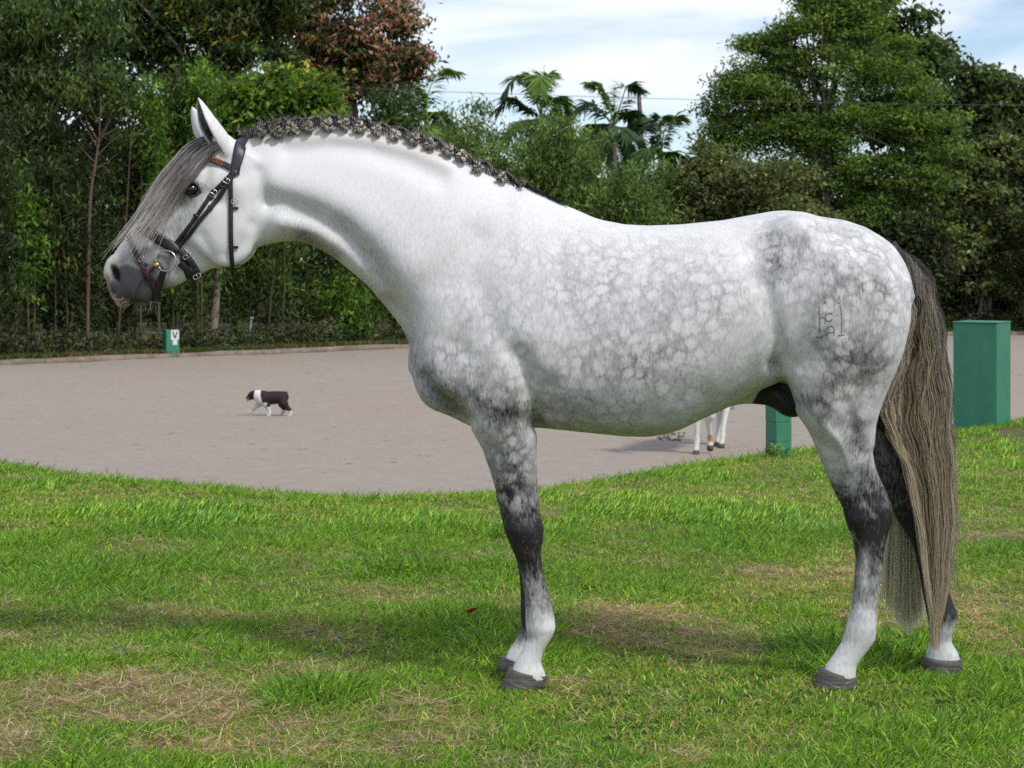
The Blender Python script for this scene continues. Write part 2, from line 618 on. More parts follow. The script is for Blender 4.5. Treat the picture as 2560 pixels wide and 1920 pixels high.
def crown(name, parent, clusters, per, cr, length, width, pal, droop=.3, flat=.5, squash=.6, jit=.16, cjit=.22, mat=None, kind=None):
    n = len(clusters)
    cc_ = palette(n, pal, cjit)
    base = np.repeat(clusters, per, axis=0)
    off = rng.normal(size=(n * per, 3)) * cr
    off[:, 2] *= squash
    c = base + off
    cols = np.repeat(cc_, per, axis=0) * np.exp(rng.normal(0, jit, (n * per, 1)))
    cols = np.clip(cols, .004, .7)
    V, q, C = leaf_quads(c, length, width, cols, droop, flat)
    o = mesh_np(name, V, q, mat or M_LEAF, parent, False, {'col': ('FLOAT_COLOR', 'POINT', rgba(C))})
    if kind:
        tag(o, kind=kind)
    return o


def limb(acc, a, b_, r0, r1, sag=.12, n=8, seg=7):
    a, b_ = np.asarray(a, float), np.asarray(b_, float)
    m_ = (a + b_) / 2 + rng.normal(0, sag, 3) * np.linalg.norm(b_ - a) * .5
    acc.tube(catmull([a, m_, b_], n), np.linspace(r0, r1, n), seg)


def gz(x, y):
    return AZ + .02 if y > far_y(x) else AZ


def tree(name, label, cat, D, trunk_px, puffs, n_cl, per, cr, length, width, pal, r0=.2, group=None, bark=None, limbs=9, dr=.8, limb_from=.45, pad=(.7, .38, 22), **kw):
    """trunk_px: pixel polyline from the ground up"""
    base = W(trunk_px[0][0], trunk_px[0][1], D)
    base[2] = AZ + .03
    tr = empty(name, tuple(base), label, cat, group)
    acc = Acc()
    pts = [base - np.array([0, 0, .1])] + [W(p[0], p[1], D) + np.array([0, rng.normal(0, .1), 0]) for p in trunk_px[1:]]
    pth = catmull(pts, 20)
    acc.tube(pth, np.linspace(r0, r0 * .35, 20), 10)
    cl, u = puff_clusters(puffs, D, n_cl, dr, pad)
    for i in range(limbs):
        a = pth[int(rng.uniform(limb_from, .98) * 19)]
        tgt = cl[rng.integers(0, n_cl)]
        limb(acc, a, tgt, r0 * rng.uniform(.28, .45), r0 * .07)
    acc.build('trunk', bark or M_BARK, tr)
    crown('crown', tr, cl, per, cr, length, width, pal, **kw)
    return tr


GTREE = 'trees behind the arena'
DK, MD, LTG, YL = (.030, .052, .014), (.066, .108, .024), (.12, .18, .035), (.2, .24, .04)
# mango with russet young leaves, right of the tall group
tree('mango_tree', 'tall mango tree with russet young leaves among its dark green crown', 'tree', 63, [(905, 850), (900, 500), (880, 250), (870, 60)],
     [(870, 50, 160, 110), (800, 150, 120, 80), (950, 130, 95, 80), (995, 60, 60, 60), (900, 215, 80, 40), (760, 30, 120, 90), (820, -60, 200, 60), (1010, 150, 40, 40)],
     1500, 16, .24, .30, .11, [((.022, .038, .012), 5), ((.06, .085, .022), 3), ((.34, .18, .11), 3.2), ((.46, .28, .17), 2.2), ((.22, .17, .03), .5)], r0=.3, group=GTREE, droop=.5)
tree('mango_tree', 'very tall dark green mango tree rising behind the bamboo left of the russet mango', 'tree', 60, [(520, 850), (525, 500), (540, 250), (560, 40)],
     [(560, 50, 170, 90), (440, 30, 130, 90), (640, 140, 90, 55), (350, 100, 110, 80), (500, 170, 120, 40), (650, 40, 100, 90), (560, -60, 260, 60), (300, 10, 120, 80)],
     1600, 16, .26, .30, .11, [(DK, 6), (MD, 4), ((.11, .125, .02), 1.4), ((.2, .16, .02), .25)], r0=.34, group=GTREE, droop=.6)
tree('feathery_tree', 'tall dark tree with drooping feathery leaves at the left edge of the picture', 'tree', 50, [(60, 880), (70, 600), (90, 350), (110, 120)],
     [(60, 60, 150, 100), (190, 50, 100, 70), (120, 180, 120, 60), (215, 130, 50, 40), (20, 300, 90, 60), (-60, 160, 120, 140), (60, 420, 70, 50), (210, 260, 90, 70)],
     1500, 18, .24, .24, .07, [(DK, 3), (MD, 5), ((.075, .11, .02), 2)], r0=.22, group=GTREE, droop=.9)
tree('broadleaf_tree', 'bright yellow green leafy tree on a pale trunk standing in front of the bamboo', 'tree', 53, [(530, 870), (538, 760), (548, 670), (575, 520), (640, 340)],
     [(650, 255, 110, 55), (760, 245, 100, 50), (830, 300, 50, 36), (600, 320, 70, 45), (700, 325, 130, 45), (560, 400, 60, 50), (720, 210, 70, 30), (640, 400, 80, 60)],
     900, 15, .24, .24, .13, [((.05, .10, .018), 3), ((.095, .175, .022), 4), ((.17, .23, .03), 1.6), ((.28, .27, .03), .35)], r0=.14, group=GTREE, droop=.2, flat=.9,
     bark=simple_mat('pale_bark', (.16, .12, .09), (.30, .24, .19), scale=14, rough=.9, bump=.5))
tree('small_tree', 'small dark tree just left of the palms with loose drooping sprays', 'tree', 60, [(1000, 850), (1005, 600), (1020, 300)],
     [(985, 265, 40, 36), (965, 320, 50, 45), (1060, 350, 50, 40), (1010, 360, 80, 55), (1030, 430, 90, 70)], 500, 15, .24, .24, .08, [(DK, 3), (MD, 5), ((.08, .11, .02), 2)], r0=.12, group=GTREE, droop=.6)
tree('shade_tree', 'broad domed bush tree with dense grey olive leaves behind the horse\'s croup', 'tree', 62.5, [(1870, 880), (1875, 700), (1860, 520)],
     [(1790, 420, 110, 66), (1850, 455, 130, 80), (1940, 500, 120, 75), (2040, 560, 80, 56), (1740, 500, 80, 90), (1720, 600, 80, 90), (1880, 600, 220, 90), (2070, 640, 70, 60)],
     2000, 15, .22, .20, .10, [((.085, .11, .034), 5), ((.13, .16, .05), 4), ((.20, .185, .085), 1.4), ((.04, .055, .02), 2)], r0=.2, group=GTREE, droop=.1)
tree('acacia_tree', 'large spreading acacia tree with fine light green foliage and a forked grey trunk', 'tree', 64.5, [(2085, 880), (2070, 700), (2062, 480), (2055, 380), (2090, 200)],
     [(2100, 60, 130, 80), (2120, 140, 170, 80), (1910, 150, 80, 56), (1885, 110, 46, 30), (1850, 250, 70, 45), (1910, 240, 90, 60), (2110, 250, 170, 66), (2250, 220, 110, 70), (1880, 350, 110, 50), (2010, 340, 120, 50), (2220, 320, 150, 60),
      (2050, -20, 70, 50), (2150, 0, 90, 60), (2300, 400, 90, 60), (2200, 470, 150, 56), (2260, 580, 120, 60), (2150, 560, 90, 50), (1960, 430, 70, 36), (2120, 420, 100, 40), (2300, 300, 90, 50), (1870, 210, 40, 30), (1960, 300, 120, 60), (1830, 290, 70, 40), (2020, 200, 110, 60), (1990, 100, 60, 40), (2080, 400, 160, 50), (1990, 480, 80, 40)],
     5200, 18, .24, .19, .08, [((.04, .072, .018), 2), ((.085, .145, .028), 5), ((.125, .195, .036), 3.6), ((.165, .23, .04), 1.0)], r0=.24, group=GTREE, limbs=26, pad=(.80, .46, 30), squash=.35, droop=.2, limb_from=.55,
     bark=simple_mat('grey_bark', (.09, .08, .065), (.20, .175, .145), scale=14, rough=.9, bump=.5))
tree('broadleaf_tree', 'tall large leaved dark tree topping out behind the acacia', 'tree', 69.5, [(2330, 880), (2320, 500), (2260, 200)],
     [(2180, 30, 90, 70), (2270, 80, 70, 60), (2310, 170, 60, 60), (2230, 130, 90, 60), (2330, 280, 70, 60), (2160, 110, 80, 60), (2290, 330, 120, 80), (2100, -30, 60, 40)], 1200, 11, .25, .34, .20,
     [((.03, .05, .018), 4), ((.06, .095, .028), 5), ((.10, .14, .04), 2)], r0=.14, group=GTREE, droop=.5, flat=.7)
tree('broadleaf_tree', 'large leaved dark tree with orange leaves near the right edge, above the pale one', 'tree', 67.5, [(2470, 880), (2475, 600), (2450, 300)],
     [(2400, 190, 50, 44), (2400, 260, 75, 60), (2480, 210, 60, 44), (2520, 300, 80, 70), (2440, 330, 90, 60), (2590, 250, 80, 80), (2450, 160, 30, 26), (2460, 420, 110, 70)], 1100, 11, .25, .32, .19,
     [((.03, .05, .016), 4), ((.065, .10, .03), 5), ((.11, .15, .042), 2.4), ((.30, .08, .03), .06)], r0=.12, group=GTREE, droop=.5, flat=.7)
tree('broadleaf_tree', 'leafy grey green tree with pale large leaves hanging low at the right edge', 'tree', 66, [(2560, 880), (2550, 700), (2510, 420)],
     [(2480, 400, 110, 56), (2390, 430, 80, 44), (2560, 360, 80, 60), (2530, 500, 110, 50), (2400, 520, 80, 44), (2480, 590, 110, 44), (2620, 480, 90, 90), (2340, 480, 70, 60), (2420, 620, 90, 50), (2340, 580, 80, 60), (2500, 690, 90, 40)], 1500, 12, .24, .28, .17,
     [((.055, .08, .028), 3), ((.11, .145, .05), 5), ((.17, .205, .075), 3), ((.30, .10, .035), .03), ((.16, .19, .03), .6)], r0=.11, group=GTREE, droop=.5, flat=.8)
for i, (tp, pf, lb) in enumerate((([(2445, 850), (2455, 740), (2480, 640)], [(2470, 640, 60, 40), (2420, 660, 60, 36)], 'thin leaning sapling directly behind the tall green box, the left one'),
                                  ([(2466, 850), (2462, 760), (2440, 690)], [(2400, 700, 60, 40), (2350, 730, 60, 50)], 'thin pale sapling directly behind the tall green box, the right one'),
                                  ([(2300, 850), (2305, 760), (2290, 690)], [(2300, 700, 70, 60), (2250, 720, 60, 60)], 'dark sapling in the shade left of the two thin saplings'),
                                  ([(2550, 850), (2548, 760), (2545, 690)], [(2560, 720, 50, 60), (2530, 690, 50, 50)], 'dark sapling in the shade right of the two thin saplings'))):
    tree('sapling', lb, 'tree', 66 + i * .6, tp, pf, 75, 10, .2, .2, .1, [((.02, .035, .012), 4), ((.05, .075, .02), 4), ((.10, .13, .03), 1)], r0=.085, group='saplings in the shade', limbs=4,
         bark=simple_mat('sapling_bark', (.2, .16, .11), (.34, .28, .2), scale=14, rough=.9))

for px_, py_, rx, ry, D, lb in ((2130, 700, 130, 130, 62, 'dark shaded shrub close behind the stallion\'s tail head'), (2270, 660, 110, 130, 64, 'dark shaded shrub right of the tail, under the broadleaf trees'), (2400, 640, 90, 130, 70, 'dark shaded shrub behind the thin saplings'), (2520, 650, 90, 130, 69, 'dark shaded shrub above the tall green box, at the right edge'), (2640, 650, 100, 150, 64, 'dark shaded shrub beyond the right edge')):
    b_ = W(px_, 800, D)
    o = empty('shrub', (b_[0], D, AZ), lb, 'shrub', 'shrubs in the shade on the right')
    cl, u = puff_clusters([(px_, py_, rx, ry)], D, 420)
    cl[:, 2] = np.maximum(cl[:, 2], AZ + .2)
    acc = Acc()
    for q_ in range(5):
        limb(acc, [b_[0] + rng.normal(0, .15), D, AZ - .05], cl[rng.integers(0, 420)], .05, .015)
    acc.build('stem', M_BARK, o)
    crown('foliage', o, cl, 12, .26, .27, .14, [((.014, .022, .008), 5), ((.03, .045, .013), 4), ((.07, .085, .02), 1)])  # near-black leaves: the shade under the trees is put into their colour

# ------------------------------------------------------------------ bamboo hedge: every clump is a plant with its culms
tops = np.array([(-100, 260), (0, 250), (100, 320), (200, 300), (300, 230), (400, 165), (480, 140), (560, 145), (640, 220), (720, 270), (800, 300), (900, 330), (980, 360), (1040, 340), (1100, 330), (1180, 235), (1240, 330), (1310, 360), (1350, 300), (1420, 250), (1470, 330),
                 (1530, 420), (1600, 400), (1660, 400), (1720, 430)], float)
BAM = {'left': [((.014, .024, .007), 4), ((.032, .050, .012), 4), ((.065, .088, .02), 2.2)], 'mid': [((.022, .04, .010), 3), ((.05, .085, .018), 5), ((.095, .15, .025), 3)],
       'bright': [((.03, .06, .01), 2), ((.06, .13, .015), 4), ((.11, .20, .02), 3)], 'centre': [((.040, .07, .02), 3), ((.085, .138, .034), 5), ((.13, .20, .044), 3), ((.17, .22, .05), 1)]}


def bamboo(px_, D, top_y_, pal, label, group, n_cl, per=13, n_c=4, spread=46, low=.12):
    base = W(px_, 800, D)
    base[2] = AZ + .03
    o = empty('bamboo_plant', tuple(base), label, 'bamboo', group)
    cl = []
    hgt = (HY - top_y_) * D / F + H - base[2]
    for i in range(n_c):
        bx_ = base + np.array([rng.normal(0, .28), rng.normal(0, .3), -.06])
        lean = np.array([rng.normal(0, spread * D / F * .55), rng.normal(0, .35), 0])
        hh = hgt * (1 if i == 0 else rng.uniform(.72, .98))
        pts = [bx_, bx_ + lean * .1 + [0, 0, hh * .35], bx_ + lean * .45 + [0, 0, hh * .72], bx_ + lean * 1.05 + [0, 0, hh]]
        pth = catmull(pts, 14)
        a_ = Acc()
        a_.tube(pth, np.linspace(rng.uniform(.022, .042), .006, 14), 6)
        a_.build('culm', M_CULM, o)
        m_ = n_cl // n_c
        f = low + (1 - low) * rng.random(m_) ** .85
        c = np.stack([np.interp(f * 13, np.arange(14), pth[:, k]) for k in range(3)], 1)
        wdt = spread * D / F * (.25 + .75 * np.sin(np.clip(1.02 - f, 0, 1) * 2.2) ** .8)
        off = rng.normal(size=(m_, 3)) * wdt[:, None] * [.62, .55, .25]
        cl.append(c + off)
    cl = np.vstack(cl)
    cl[:, 2] = np.maximum(cl[:, 2], AZ + .15)
    crown('foliage', o, cl, per, .20, .25, .058, pal, droop=.7, flat=.3, squash=.75, cjit=.28)
    return o


GB = 'bamboo clumps of the hedge behind the arena'
LEFT = [(-75, 'dark bamboo clump cut by the left edge of the picture'), (12, 'dark bamboo clump at the left edge, under the feathery tree'), (98, 'dark bamboo clump between the left edge and the slender leafless tree'),
        (180, 'dark bamboo clump just left of the slender leafless tree'), (262, 'dark bamboo clump right behind the slender leafless tree'), (345, 'dark bamboo clump behind the stallion\'s nose, above the letter box'),
        (425, 'tall olive bamboo clump behind the stallion\'s forelock'), (505, 'tall olive bamboo clump behind the stallion\'s ears'), (590, 'olive bamboo clump behind the poll, right of the pale trunk'),
        (670, 'olive bamboo clump behind the first mane braids'), (755, 'olive bamboo clump behind the arch of the neck, below the russet mango'), (840, 'olive bamboo clump seen below the throat, over the stake'),
        (920, 'olive bamboo clump in front of the small dark tree'), (985, 'dark green bamboo clump meeting the stallion\'s breast')]
for i, (px_, lb) in enumerate(LEFT):
    D = float(np.interp(px_, [-90, 0, 1018], [45.8, 47.8, 57.0])) + (i % 3) * .8
    ty = float(np.interp(px_, tops[:, 0], tops[:, 1])) + rng.uniform(-20, 20)
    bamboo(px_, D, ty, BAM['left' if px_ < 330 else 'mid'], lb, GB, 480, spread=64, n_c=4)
for px_, ty, s_, lb, n_ in ((85, 390, 30, 'bright green young bamboo at the far left of the hedge', 90), (500, 135, 26, 'tall bright green bamboo above the stallion\'s ears', 170), (385, 190, 24, 'bright green bamboo left of the ears, under the tall mango', 170),
                            (870, 690, 20, 'low bright green bamboo under the stallion\'s neck', 80)):
    D = float(np.interp(px_, [0, 1018], [47.2, 56.2]))
    bamboo(px_, D, ty, BAM['bright'], lb, GB, n_, n_c=2, spread=s_, low=.3 if px_ != 870 else .1)
CENTRE = [(1040, 'under the curling palm frond'), (1105, 'between the curling palm and the middle palm, the left one'), (1165, 'the tall feathery one just left of the middle palm, over the braids'), (1225, 'close left of the middle palm'), (1290, 'in front of the middle palm, on its left'), (1350, 'in front of the middle palm\'s trunk'),
          (1412, 'the tall tip right of the middle palm'), (1470, 'between the middle palm and the v shaped palm'), (1530, 'in front of the v shaped palm'), (1590, 'at the foot of the bare pole'), (1650, 'in front of the small short palm'), (1715, 'beside the domed bush tree')]
for i, (px_, lb) in enumerate(CENTRE):
    D = 60.5 + (i % 3) * 1.3
    ty = float(np.interp(px_, tops[:, 0], tops[:, 1])) + rng.uniform(-10, 10)
    bamboo(px_, D, ty, BAM['centre'], 'feathery olive bamboo ' + lb, GB, 430, per=14, spread=62, low=.25)

# thin bare tree with brown trunk in front of the dark bamboo
o = empty('bare_tree', tuple(W(222, 800, 48.6) * [1, 1, 0] + [0, 0, AZ]), 'slender leafless tree with a brown trunk before the dark bamboo', 'tree')
acc = Acc()
pth = catmull([W(218, 905, 48.6), W(224, 530, 48.6), W(240, 400, 48.6), W(248, 340, 48.6), W(252, 240, 48.6)], 24)
acc.tube(pth, np.linspace(.055, .010, 24), 8)
acc.build('trunk', M_BARKR, o)
for f, dx, dy in ((.55, 60, -60), (.62, -40, -70), (.68, 50, -80), (.72, -30, -60), (.78, 36, -60), (.83, -24, -60), (.88, 20, -50), (.5, -46, -50), (.45, 55, -40), (.75, 45, -30)):
    a_ = Acc()
    p0_ = pth[int(f * 23)]
    limb(a_, p0_, p0_ + np.array([dx, rng.normal(0, 20), -dy]) * 48.6 / F, .02, .005, n=8, seg=5)
    a_.build('twig', M_BARKR, o)
SLIM = [(292, 900, 328, 330, .034, 'slim orange brown trunk right of the leafless tree, the left one of a pair'), (352, 905, 356, 320, .030, 'slim orange brown trunk right of the leafless tree, the right one of a pair'), (36, 900, 48, 560, .03, 'slim dark trunk near the left edge below the bright bamboo'),
        (700, 880, 712, 560, .028, 'slim brown trunk in the hedge below the stallion\'s throat'), (668, 870, 690, 640, .024, 'slim brown trunk behind the small leaning stake'), (140, 900, 136, 520, .028, 'slim dark trunk left of the leafless tree')]
for i, (x0, y0, x1, y1, r_, lb) in enumerate(SLIM):
    D = float(np.interp(x0, [0, 1018], [47.4, 56.2]))
    o = empty('slim_tree', tuple(W(x0, 800, D) * [1, 1, 0] + [0, 0, AZ]), lb, 'tree', 'slim trunks in the hedge')
    a_ = Acc()
    p0_ = W(x0, y0, D)
    p0_[2] = AZ - .05
    a_.tube(catmull([p0_, W((x0 + x1) / 2 + rng.normal(0, 4), (y0 + y1) / 2, D), W(x1, y1, D)], 10), np.linspace(r_, r_ * .4, 10), 7)
    a_.build('trunk', M_BARKR, o)
    cl = np.array([W(x1, y1, D)]) + rng.normal(0, 1, (16, 3)) * [.3, .3, .35]
    crown('crown', o, cl, 9, .16, .2, .05, BAM['mid'], droop=.7)

# ------------------------------------------------------------------ palms
M_PALM = leaf_mat('palm_leaf', trans=.25)


def frond(D, p0, ctrl, n_l=70, ll=.80, col_=(.03, .07, .022), w=.11):
    """a feather frond: curved rib with leaflets both sides"""
    pth = catmull([W(x, y, D + dz) for x, y, dz in [(p0[0], p0[1], 0)] + ctrl], 24)
    a_ = Acc()
    a_.tube(pth, np.linspace(.035, .008, 24), 5, np.array(col_) * 1.3)
    V, Q, C = [], [], []
    f = np.linspace(.16, 1, n_l)
    tan = np.gradient(pth, axis=0)
    for i in range(n_l):
        p = np.array([np.interp(f[i] * 23, np.arange(24), pth[:, k]) for k in range(3)])
        tg = np.array([np.interp(f[i] * 23, np.arange(24), tan[:, k]) for k in range(3)])
        tg /= np.linalg.norm(tg)
        side = np.cross(tg, [0, 0, 1.0]) + np.array([0, .3, 0])
        side /= np.linalg.norm(side) + 1e-9
        for s_ in (-1, 1):
            ln = ll * (math.sin(min(f[i] * 1.15, 1) * 2.6) * .8 + .25) * rng.uniform(.8, 1.15)
            d = side * s_ * .75 + tg * .55 + np.array([0, 0, -.28 + rng.normal(0, .12)]) + rng.normal(0, .1, 3)
            d /= np.linalg.norm(d)
            wv_ = np.cross(d, [0, 0, 1.0])
            wv_ = np.cross(d, tg) * .5 + wv_ * .5
            wv_ /= np.linalg.norm(wv_) + 1e-9
            mid_ = p + d * ln * .5
            tip = p + d * ln + np.array([0, 0, -.18 * ln])
            k = len(V)
            V += [p, mid_ + wv_ * w * .5, tip, mid_ - wv_ * w * .5]
            Q.append((k, k + 1, k + 2, k + 3))
            C += [np.array(col_) * rng.uniform(.7, 1.4)] * 4
    a_.add(np.array(V), np.array(Q), None, np.array(C))
    return a_


def palm(D, base, top, fronds, label, spear=None):
    b0 = W(base[0], base[1], D)
    o = empty('palm_tree', (b0[0], D, AZ), label, 'palm tree', 'palms rising behind the bamboo')
    a_ = Acc()
    a_.tube(catmull([[b0[0], D, AZ - .1], W(base[0], base[1], D), W(top[0], top[1], D)], 14), np.linspace(.14, .10, 14), 9)
    a_.build('trunk', M_BARK, o)
    for ctrl, c_ in fronds:
        frond(D, top, ctrl, col_=c_).build('frond', M_PALM, o, smooth=False)
    if spear:
        a_ = Acc()
        a_.tube(np.array([W(top[0], top[1], D), W(spear[0], spear[1], D)]), np.array([.03, .008]), 5, (.12, .17, .06))
        a_.build('spear_leaf', M_PALM, o)


PG, PL_, PD = (.075, .15, .034), (.15, .25, .045), (.042, .085, .026)
palm(70, (1062, 560), (1066, 300), [([(1072, 230, .2), (1100, 178, .4), (1143, 180, .6)], PL_), ([(1040, 240, -.4), (1000, 245, -.8), (962, 270, -1)], PD), ([(1050, 280, .6), (1005, 310, 1), (975, 360, 1.3)], PD), ([(1090, 280, .8), (1115, 310, 1.3), (1130, 350, 1.5)], PG),
                                   ([(1075, 320, -1), (1082, 370, -1.6), (1100, 400, -2)], PL_), ([(1045, 260, 1), (1040, 225, 1.6), (1020, 205, 2)], PD)], 'palm with one tall frond curling right beside the russet mango')
palm(70, (1350, 560), (1354, 295), [([(1345, 230, .2), (1335, 195, .4), (1318, 190, .6)], PL_), ([(1358, 230, .3), (1362, 195, .5), (1370, 185, .6)], PL_), ([(1325, 220, -.4), (1290, 192, -.7), (1262, 232, -.9)], PG), ([(1320, 270, .6), (1280, 245, 1), (1240, 275, 1.3)], PD), ([(1385, 245, .6), (1405, 260, 1), (1412, 310, 1.2)], PG),
                                   ([(1345, 220, -.8), (1352, 190, -1.2), (1350, 230, -1.6)], PL_), ([(1380, 290, -1), (1410, 320, -1.5), (1425, 360, -2)], PG), ([(1330, 300, -1), (1290, 310, -1.5), (1262, 350, -2)], PG)], 'palm with a fountain of arching fronds in the middle of the skyline', (1361, 160))
palm(69, (1538, 560), (1534, 315), [([(1520, 250, .2), (1500, 215, .3), (1474, 207, .4)], PL_), ([(1555, 250, .3), (1570, 212, .4), (1600, 222, .6)], PG), ([(1500, 275, -.5), (1470, 255, -.8), (1438, 278, -1)], PD), ([(1560, 280, .8), (1590, 290, 1.2), (1585, 340, 1.5)], PD), ([(1505, 310, .8), (1480, 320, 1.3), (1465, 370, 1.6)], PD), ([(1550, 320, -1), (1580, 340, -1.5), (1600, 390, -2)], PD),
                                   ([(1520, 330, -1), (1500, 360, -1.5), (1490, 410, -1.8)], PD), ([(1540, 350, 1), (1552, 400, 1.4), (1560, 440, 1.7)], PD)], 'palm with a v of upright fronds over a dark skirt, left of the bare pole', (1537, 215))
palm(66, (1650, 560), (1652, 400), [([(1660, 330, .2), (1680, 295, .4), (1700, 292, .5)], PL_), ([(1640, 340, .2), (1630, 310, .4), (1605, 305, .6)], PD), ([(1670, 380, .5), (1690, 390, .8), (1705, 430, 1)], PG), ([(1635, 370, -.5), (1615, 380, -.8), (1600, 420, -1)], PG), ([(1652, 340, -.5), (1650, 310, -.8), (1655, 290, -1)], PG)], 'small short palm with light upright fronds right of the bare pole')

# dense wood closing the view behind everything
n = 12500
X = rng.uniform(-52, 44, n)
pxs = CX + X * F / 76
topz = np.interp(pxs, [-900, 430, 470, 560, 860, 900, 1000, 1060, 1080, 1700, 1760, 2300, 2560, 3400], [90, 120, 200, 230, 260, 330, 380, 440, 450, 450, 420, 450, 400, 400])
z1 = H - (topz - HY) * 76 / F
Z = AZ + (z1 - AZ) * rng.random(n) ** .9
c = np.stack([X, 76 + rng.normal(0, .9, n), Z], 1)
o = crown('far_wood', None, c, 9, .34, .48, .26, [((.008, .014, .006), 5), ((.016, .028, .008), 5), ((.034, .05, .014), 1)], cjit=.3)  # near-black leaves: the inner shade of the wood is put into their colour
tag(o, 'dark dense woodland closing the view behind the hedge and trees', 'wood', kind='stuff')
# undergrowth along the foot of the hedge, and the grassy verge
n = 2300
X = rng.uniform(-22, 26, n)
Y = far_y(X) + .9 + np.abs(rng.normal(0, 1.0, n)) + .5
c = np.stack([X, Y, AZ + .15 + np.abs(rng.normal(0, .28, n)) * np.clip((Y - far_y(X) - .8) * .7, .15, 1.4)], 1)
o = crown('undergrowth', None, c, 14, .16, .2, .07, [((.02, .035, .010), 4), ((.045, .065, .018), 4), ((.08, .095, .03), 2), ((.14, .12, .06), 1)], cjit=.3)
tag(o, 'low dark undergrowth along the foot of the hedge', 'undergrowth', kind='stuff')
n = 26000
X = rng.uniform(-22, 26, n)
Y = far_y(X) + .30 + rng.random(n) ** 1.6 * 1.5
c = np.stack([X, Y, AZ + .06 + rng.random(n) * .10 + .05], 1)
dry_ = fbm(X, Y, .5, 3, 77)[:, None]
cols = np.where(rng.random((n, 1)) < np.clip((dry_ - .38) * 3, .1, .9), np.array([.20, .15, .07]), np.array([.075, .11, .022])) * np.exp(rng.normal(0, .3, (n, 1)))
V, q, C = leaf_quads(c, .22, .03, cols, -.9, 0)
o = mesh_np('verge_grass', V, q, M_LEAF, None, False, {'col': ('FLOAT_COLOR', 'POINT', rgba(C))})
tag(o, 'rough yellowish verge grass between the sand and the hedge', 'grass', kind='stuff')

# ------------------------------------------------------------------ lawn grass
FOL = 1.0

def blades(bx_, by_, hgt, wid, lean_dir, lean, curl, cols, seg=3, z0=None):
    n = len(bx_)
    base = np.stack([bx_, by_, z0], 1)
    ld = np.stack([np.cos(lean_dir), np.sin(lean_dir), np.zeros(n)], 1)
    fa = rng.uniform(0, np.pi, n)
    sd = np.stack([np.cos(fa), np.sin(fa), np.zeros(n)], 1)
    ts = np.linspace(0, 1, seg + 1)
    rows = []
    for k, t_ in enumerate(ts):
        a = lean + curl * t_
        p = base + (ld * (np.sin(a) * t_)[:, None] + np.array([0, 0, 1.0]) * (np.cos(a) * t_)[:, None]) * hgt[:, None]
        p[:, 2] = np.maximum(p[:, 2], base[:, 2] + .003)
        w = wid * (1 - t_ ** 1.8) * (.75 + .5 * min(t_ * 3, 1))
        if k < seg:
            rows += [p - sd * w[:, None] * .5, p + sd * w[:, None] * .5]
        else:
            rows.append(p)
    m_ = 2 * seg + 1
    V = np.stack(rows, 1).reshape(-1, 3)
    b0 = np.arange(n)[:, None] * m_
    Q = np.concatenate([b0 + np.array([2 * k, 2 * k + 1, 2 * k + 3, 2 * k + 2])[None] for k in range(seg - 1)], 0) if seg > 1 else np.zeros((0, 4), int)
    T = b0 + np.array([2 * seg - 2, 2 * seg - 1, 2 * seg])[None]
    sh = np.concatenate([[.55 + .45 * (k / seg)] * 2 for k in range(seg)] + [[1.0]])
    C = (cols[:, None, :] * np.ones((1, m_, 1))).reshape(-1, 3)
    return V, Q, T, C


def tuft_mesh(name, per, spread, hs, ws, seg, pal, lean_m=.34, lean_s=.25, curl_m=1.0, wind=.5, flat=False):
    """one tuft round the origin; kept out of the scene, the lawn instances it"""
    r_ = np.abs(rng.normal(0, 1, per)) * spread
    an = rng.uniform(0, 6.283, per)
    x, y = np.cos(an) * r_, np.sin(an) * r_
    h_ = hs * rng.uniform(.45, 1.25, per)
    w_ = ws * rng.uniform(.7, 1.35, per)
    if flat:
        ld, lean, curl = rng.normal(.1, 1.0, per) + np.pi * (rng.random(per) < .5), rng.uniform(1.2, 1.6, per), rng.uniform(-.1, .25, per)
        z0 = rng.uniform(.004, .020, per)
    else:
        ld = np.where(rng.random(per) < wind, an, rng.normal(.35, .8, per))
        lean, curl = np.abs(rng.normal(lean_m, lean_s, per)).clip(0, 1.2), rng.uniform(.1, curl_m, per)
        z0 = np.zeros(per)
    cols = palette(per, pal, .32)
    V, Q, T, C = blades(x, y, h_, w_, ld, lean, curl, np.clip(cols, .01, .7), seg, z0)
    me = bpy.data.meshes.new(name)
    me.from_pydata([tuple(v) for v in V], [], [tuple(int(i) for i in f) for f in Q] + [tuple(int(i) for i in f) for f in T])
    at_ = me.attributes.new('col', 'FLOAT_COLOR', 'POINT')
    at_.data.foreach_set('color', rgba(C).ravel())
    me.materials.append(M_GRASS)
    return bpy.data.objects.new(name, me)


G1, G2, G3, GS = (.150, .305, .027), (.255, .415, .055), (.068, .175, .028), (.48, .36, .18)
GREEN = [(G1, 5), (G2, 4), (G3, 2.4), (GS, .5)]
tuft_col = bpy.data.collections.new('grass_tufts')                      # not linked to the scene: only instanced by the lawn
KINDS_N = {}
variants = []
for k in range(10):
    variants.append(tuft_mesh('tuft_%02d' % k, 15, .028, .074, .0058, 3, GREEN))
for k in range(6):
    variants.append(tuft_mesh('tuft_%02d' % (10 + k), 15, .034, .060, .0075, 2, GREEN))
for k in range(5):
    variants.append(tuft_mesh('tuft_%02d' % (16 + k), 26, .045, .030, .0045, 2, [(G1, 3), (G2, 3), (GS, 2.2)], .6, .4, .8))
for k in range(6):
    variants.append(tuft_mesh('tuft_%02d' % (21 + k), 24, .050, .075, .0028, 2, [((.52, .38, .22), 4), ((.36, .25, .14), 3), ((.62, .52, .34), 1.4)], flat=True))
for o in variants:
    tuft_col.objects.link(o)

GP = []


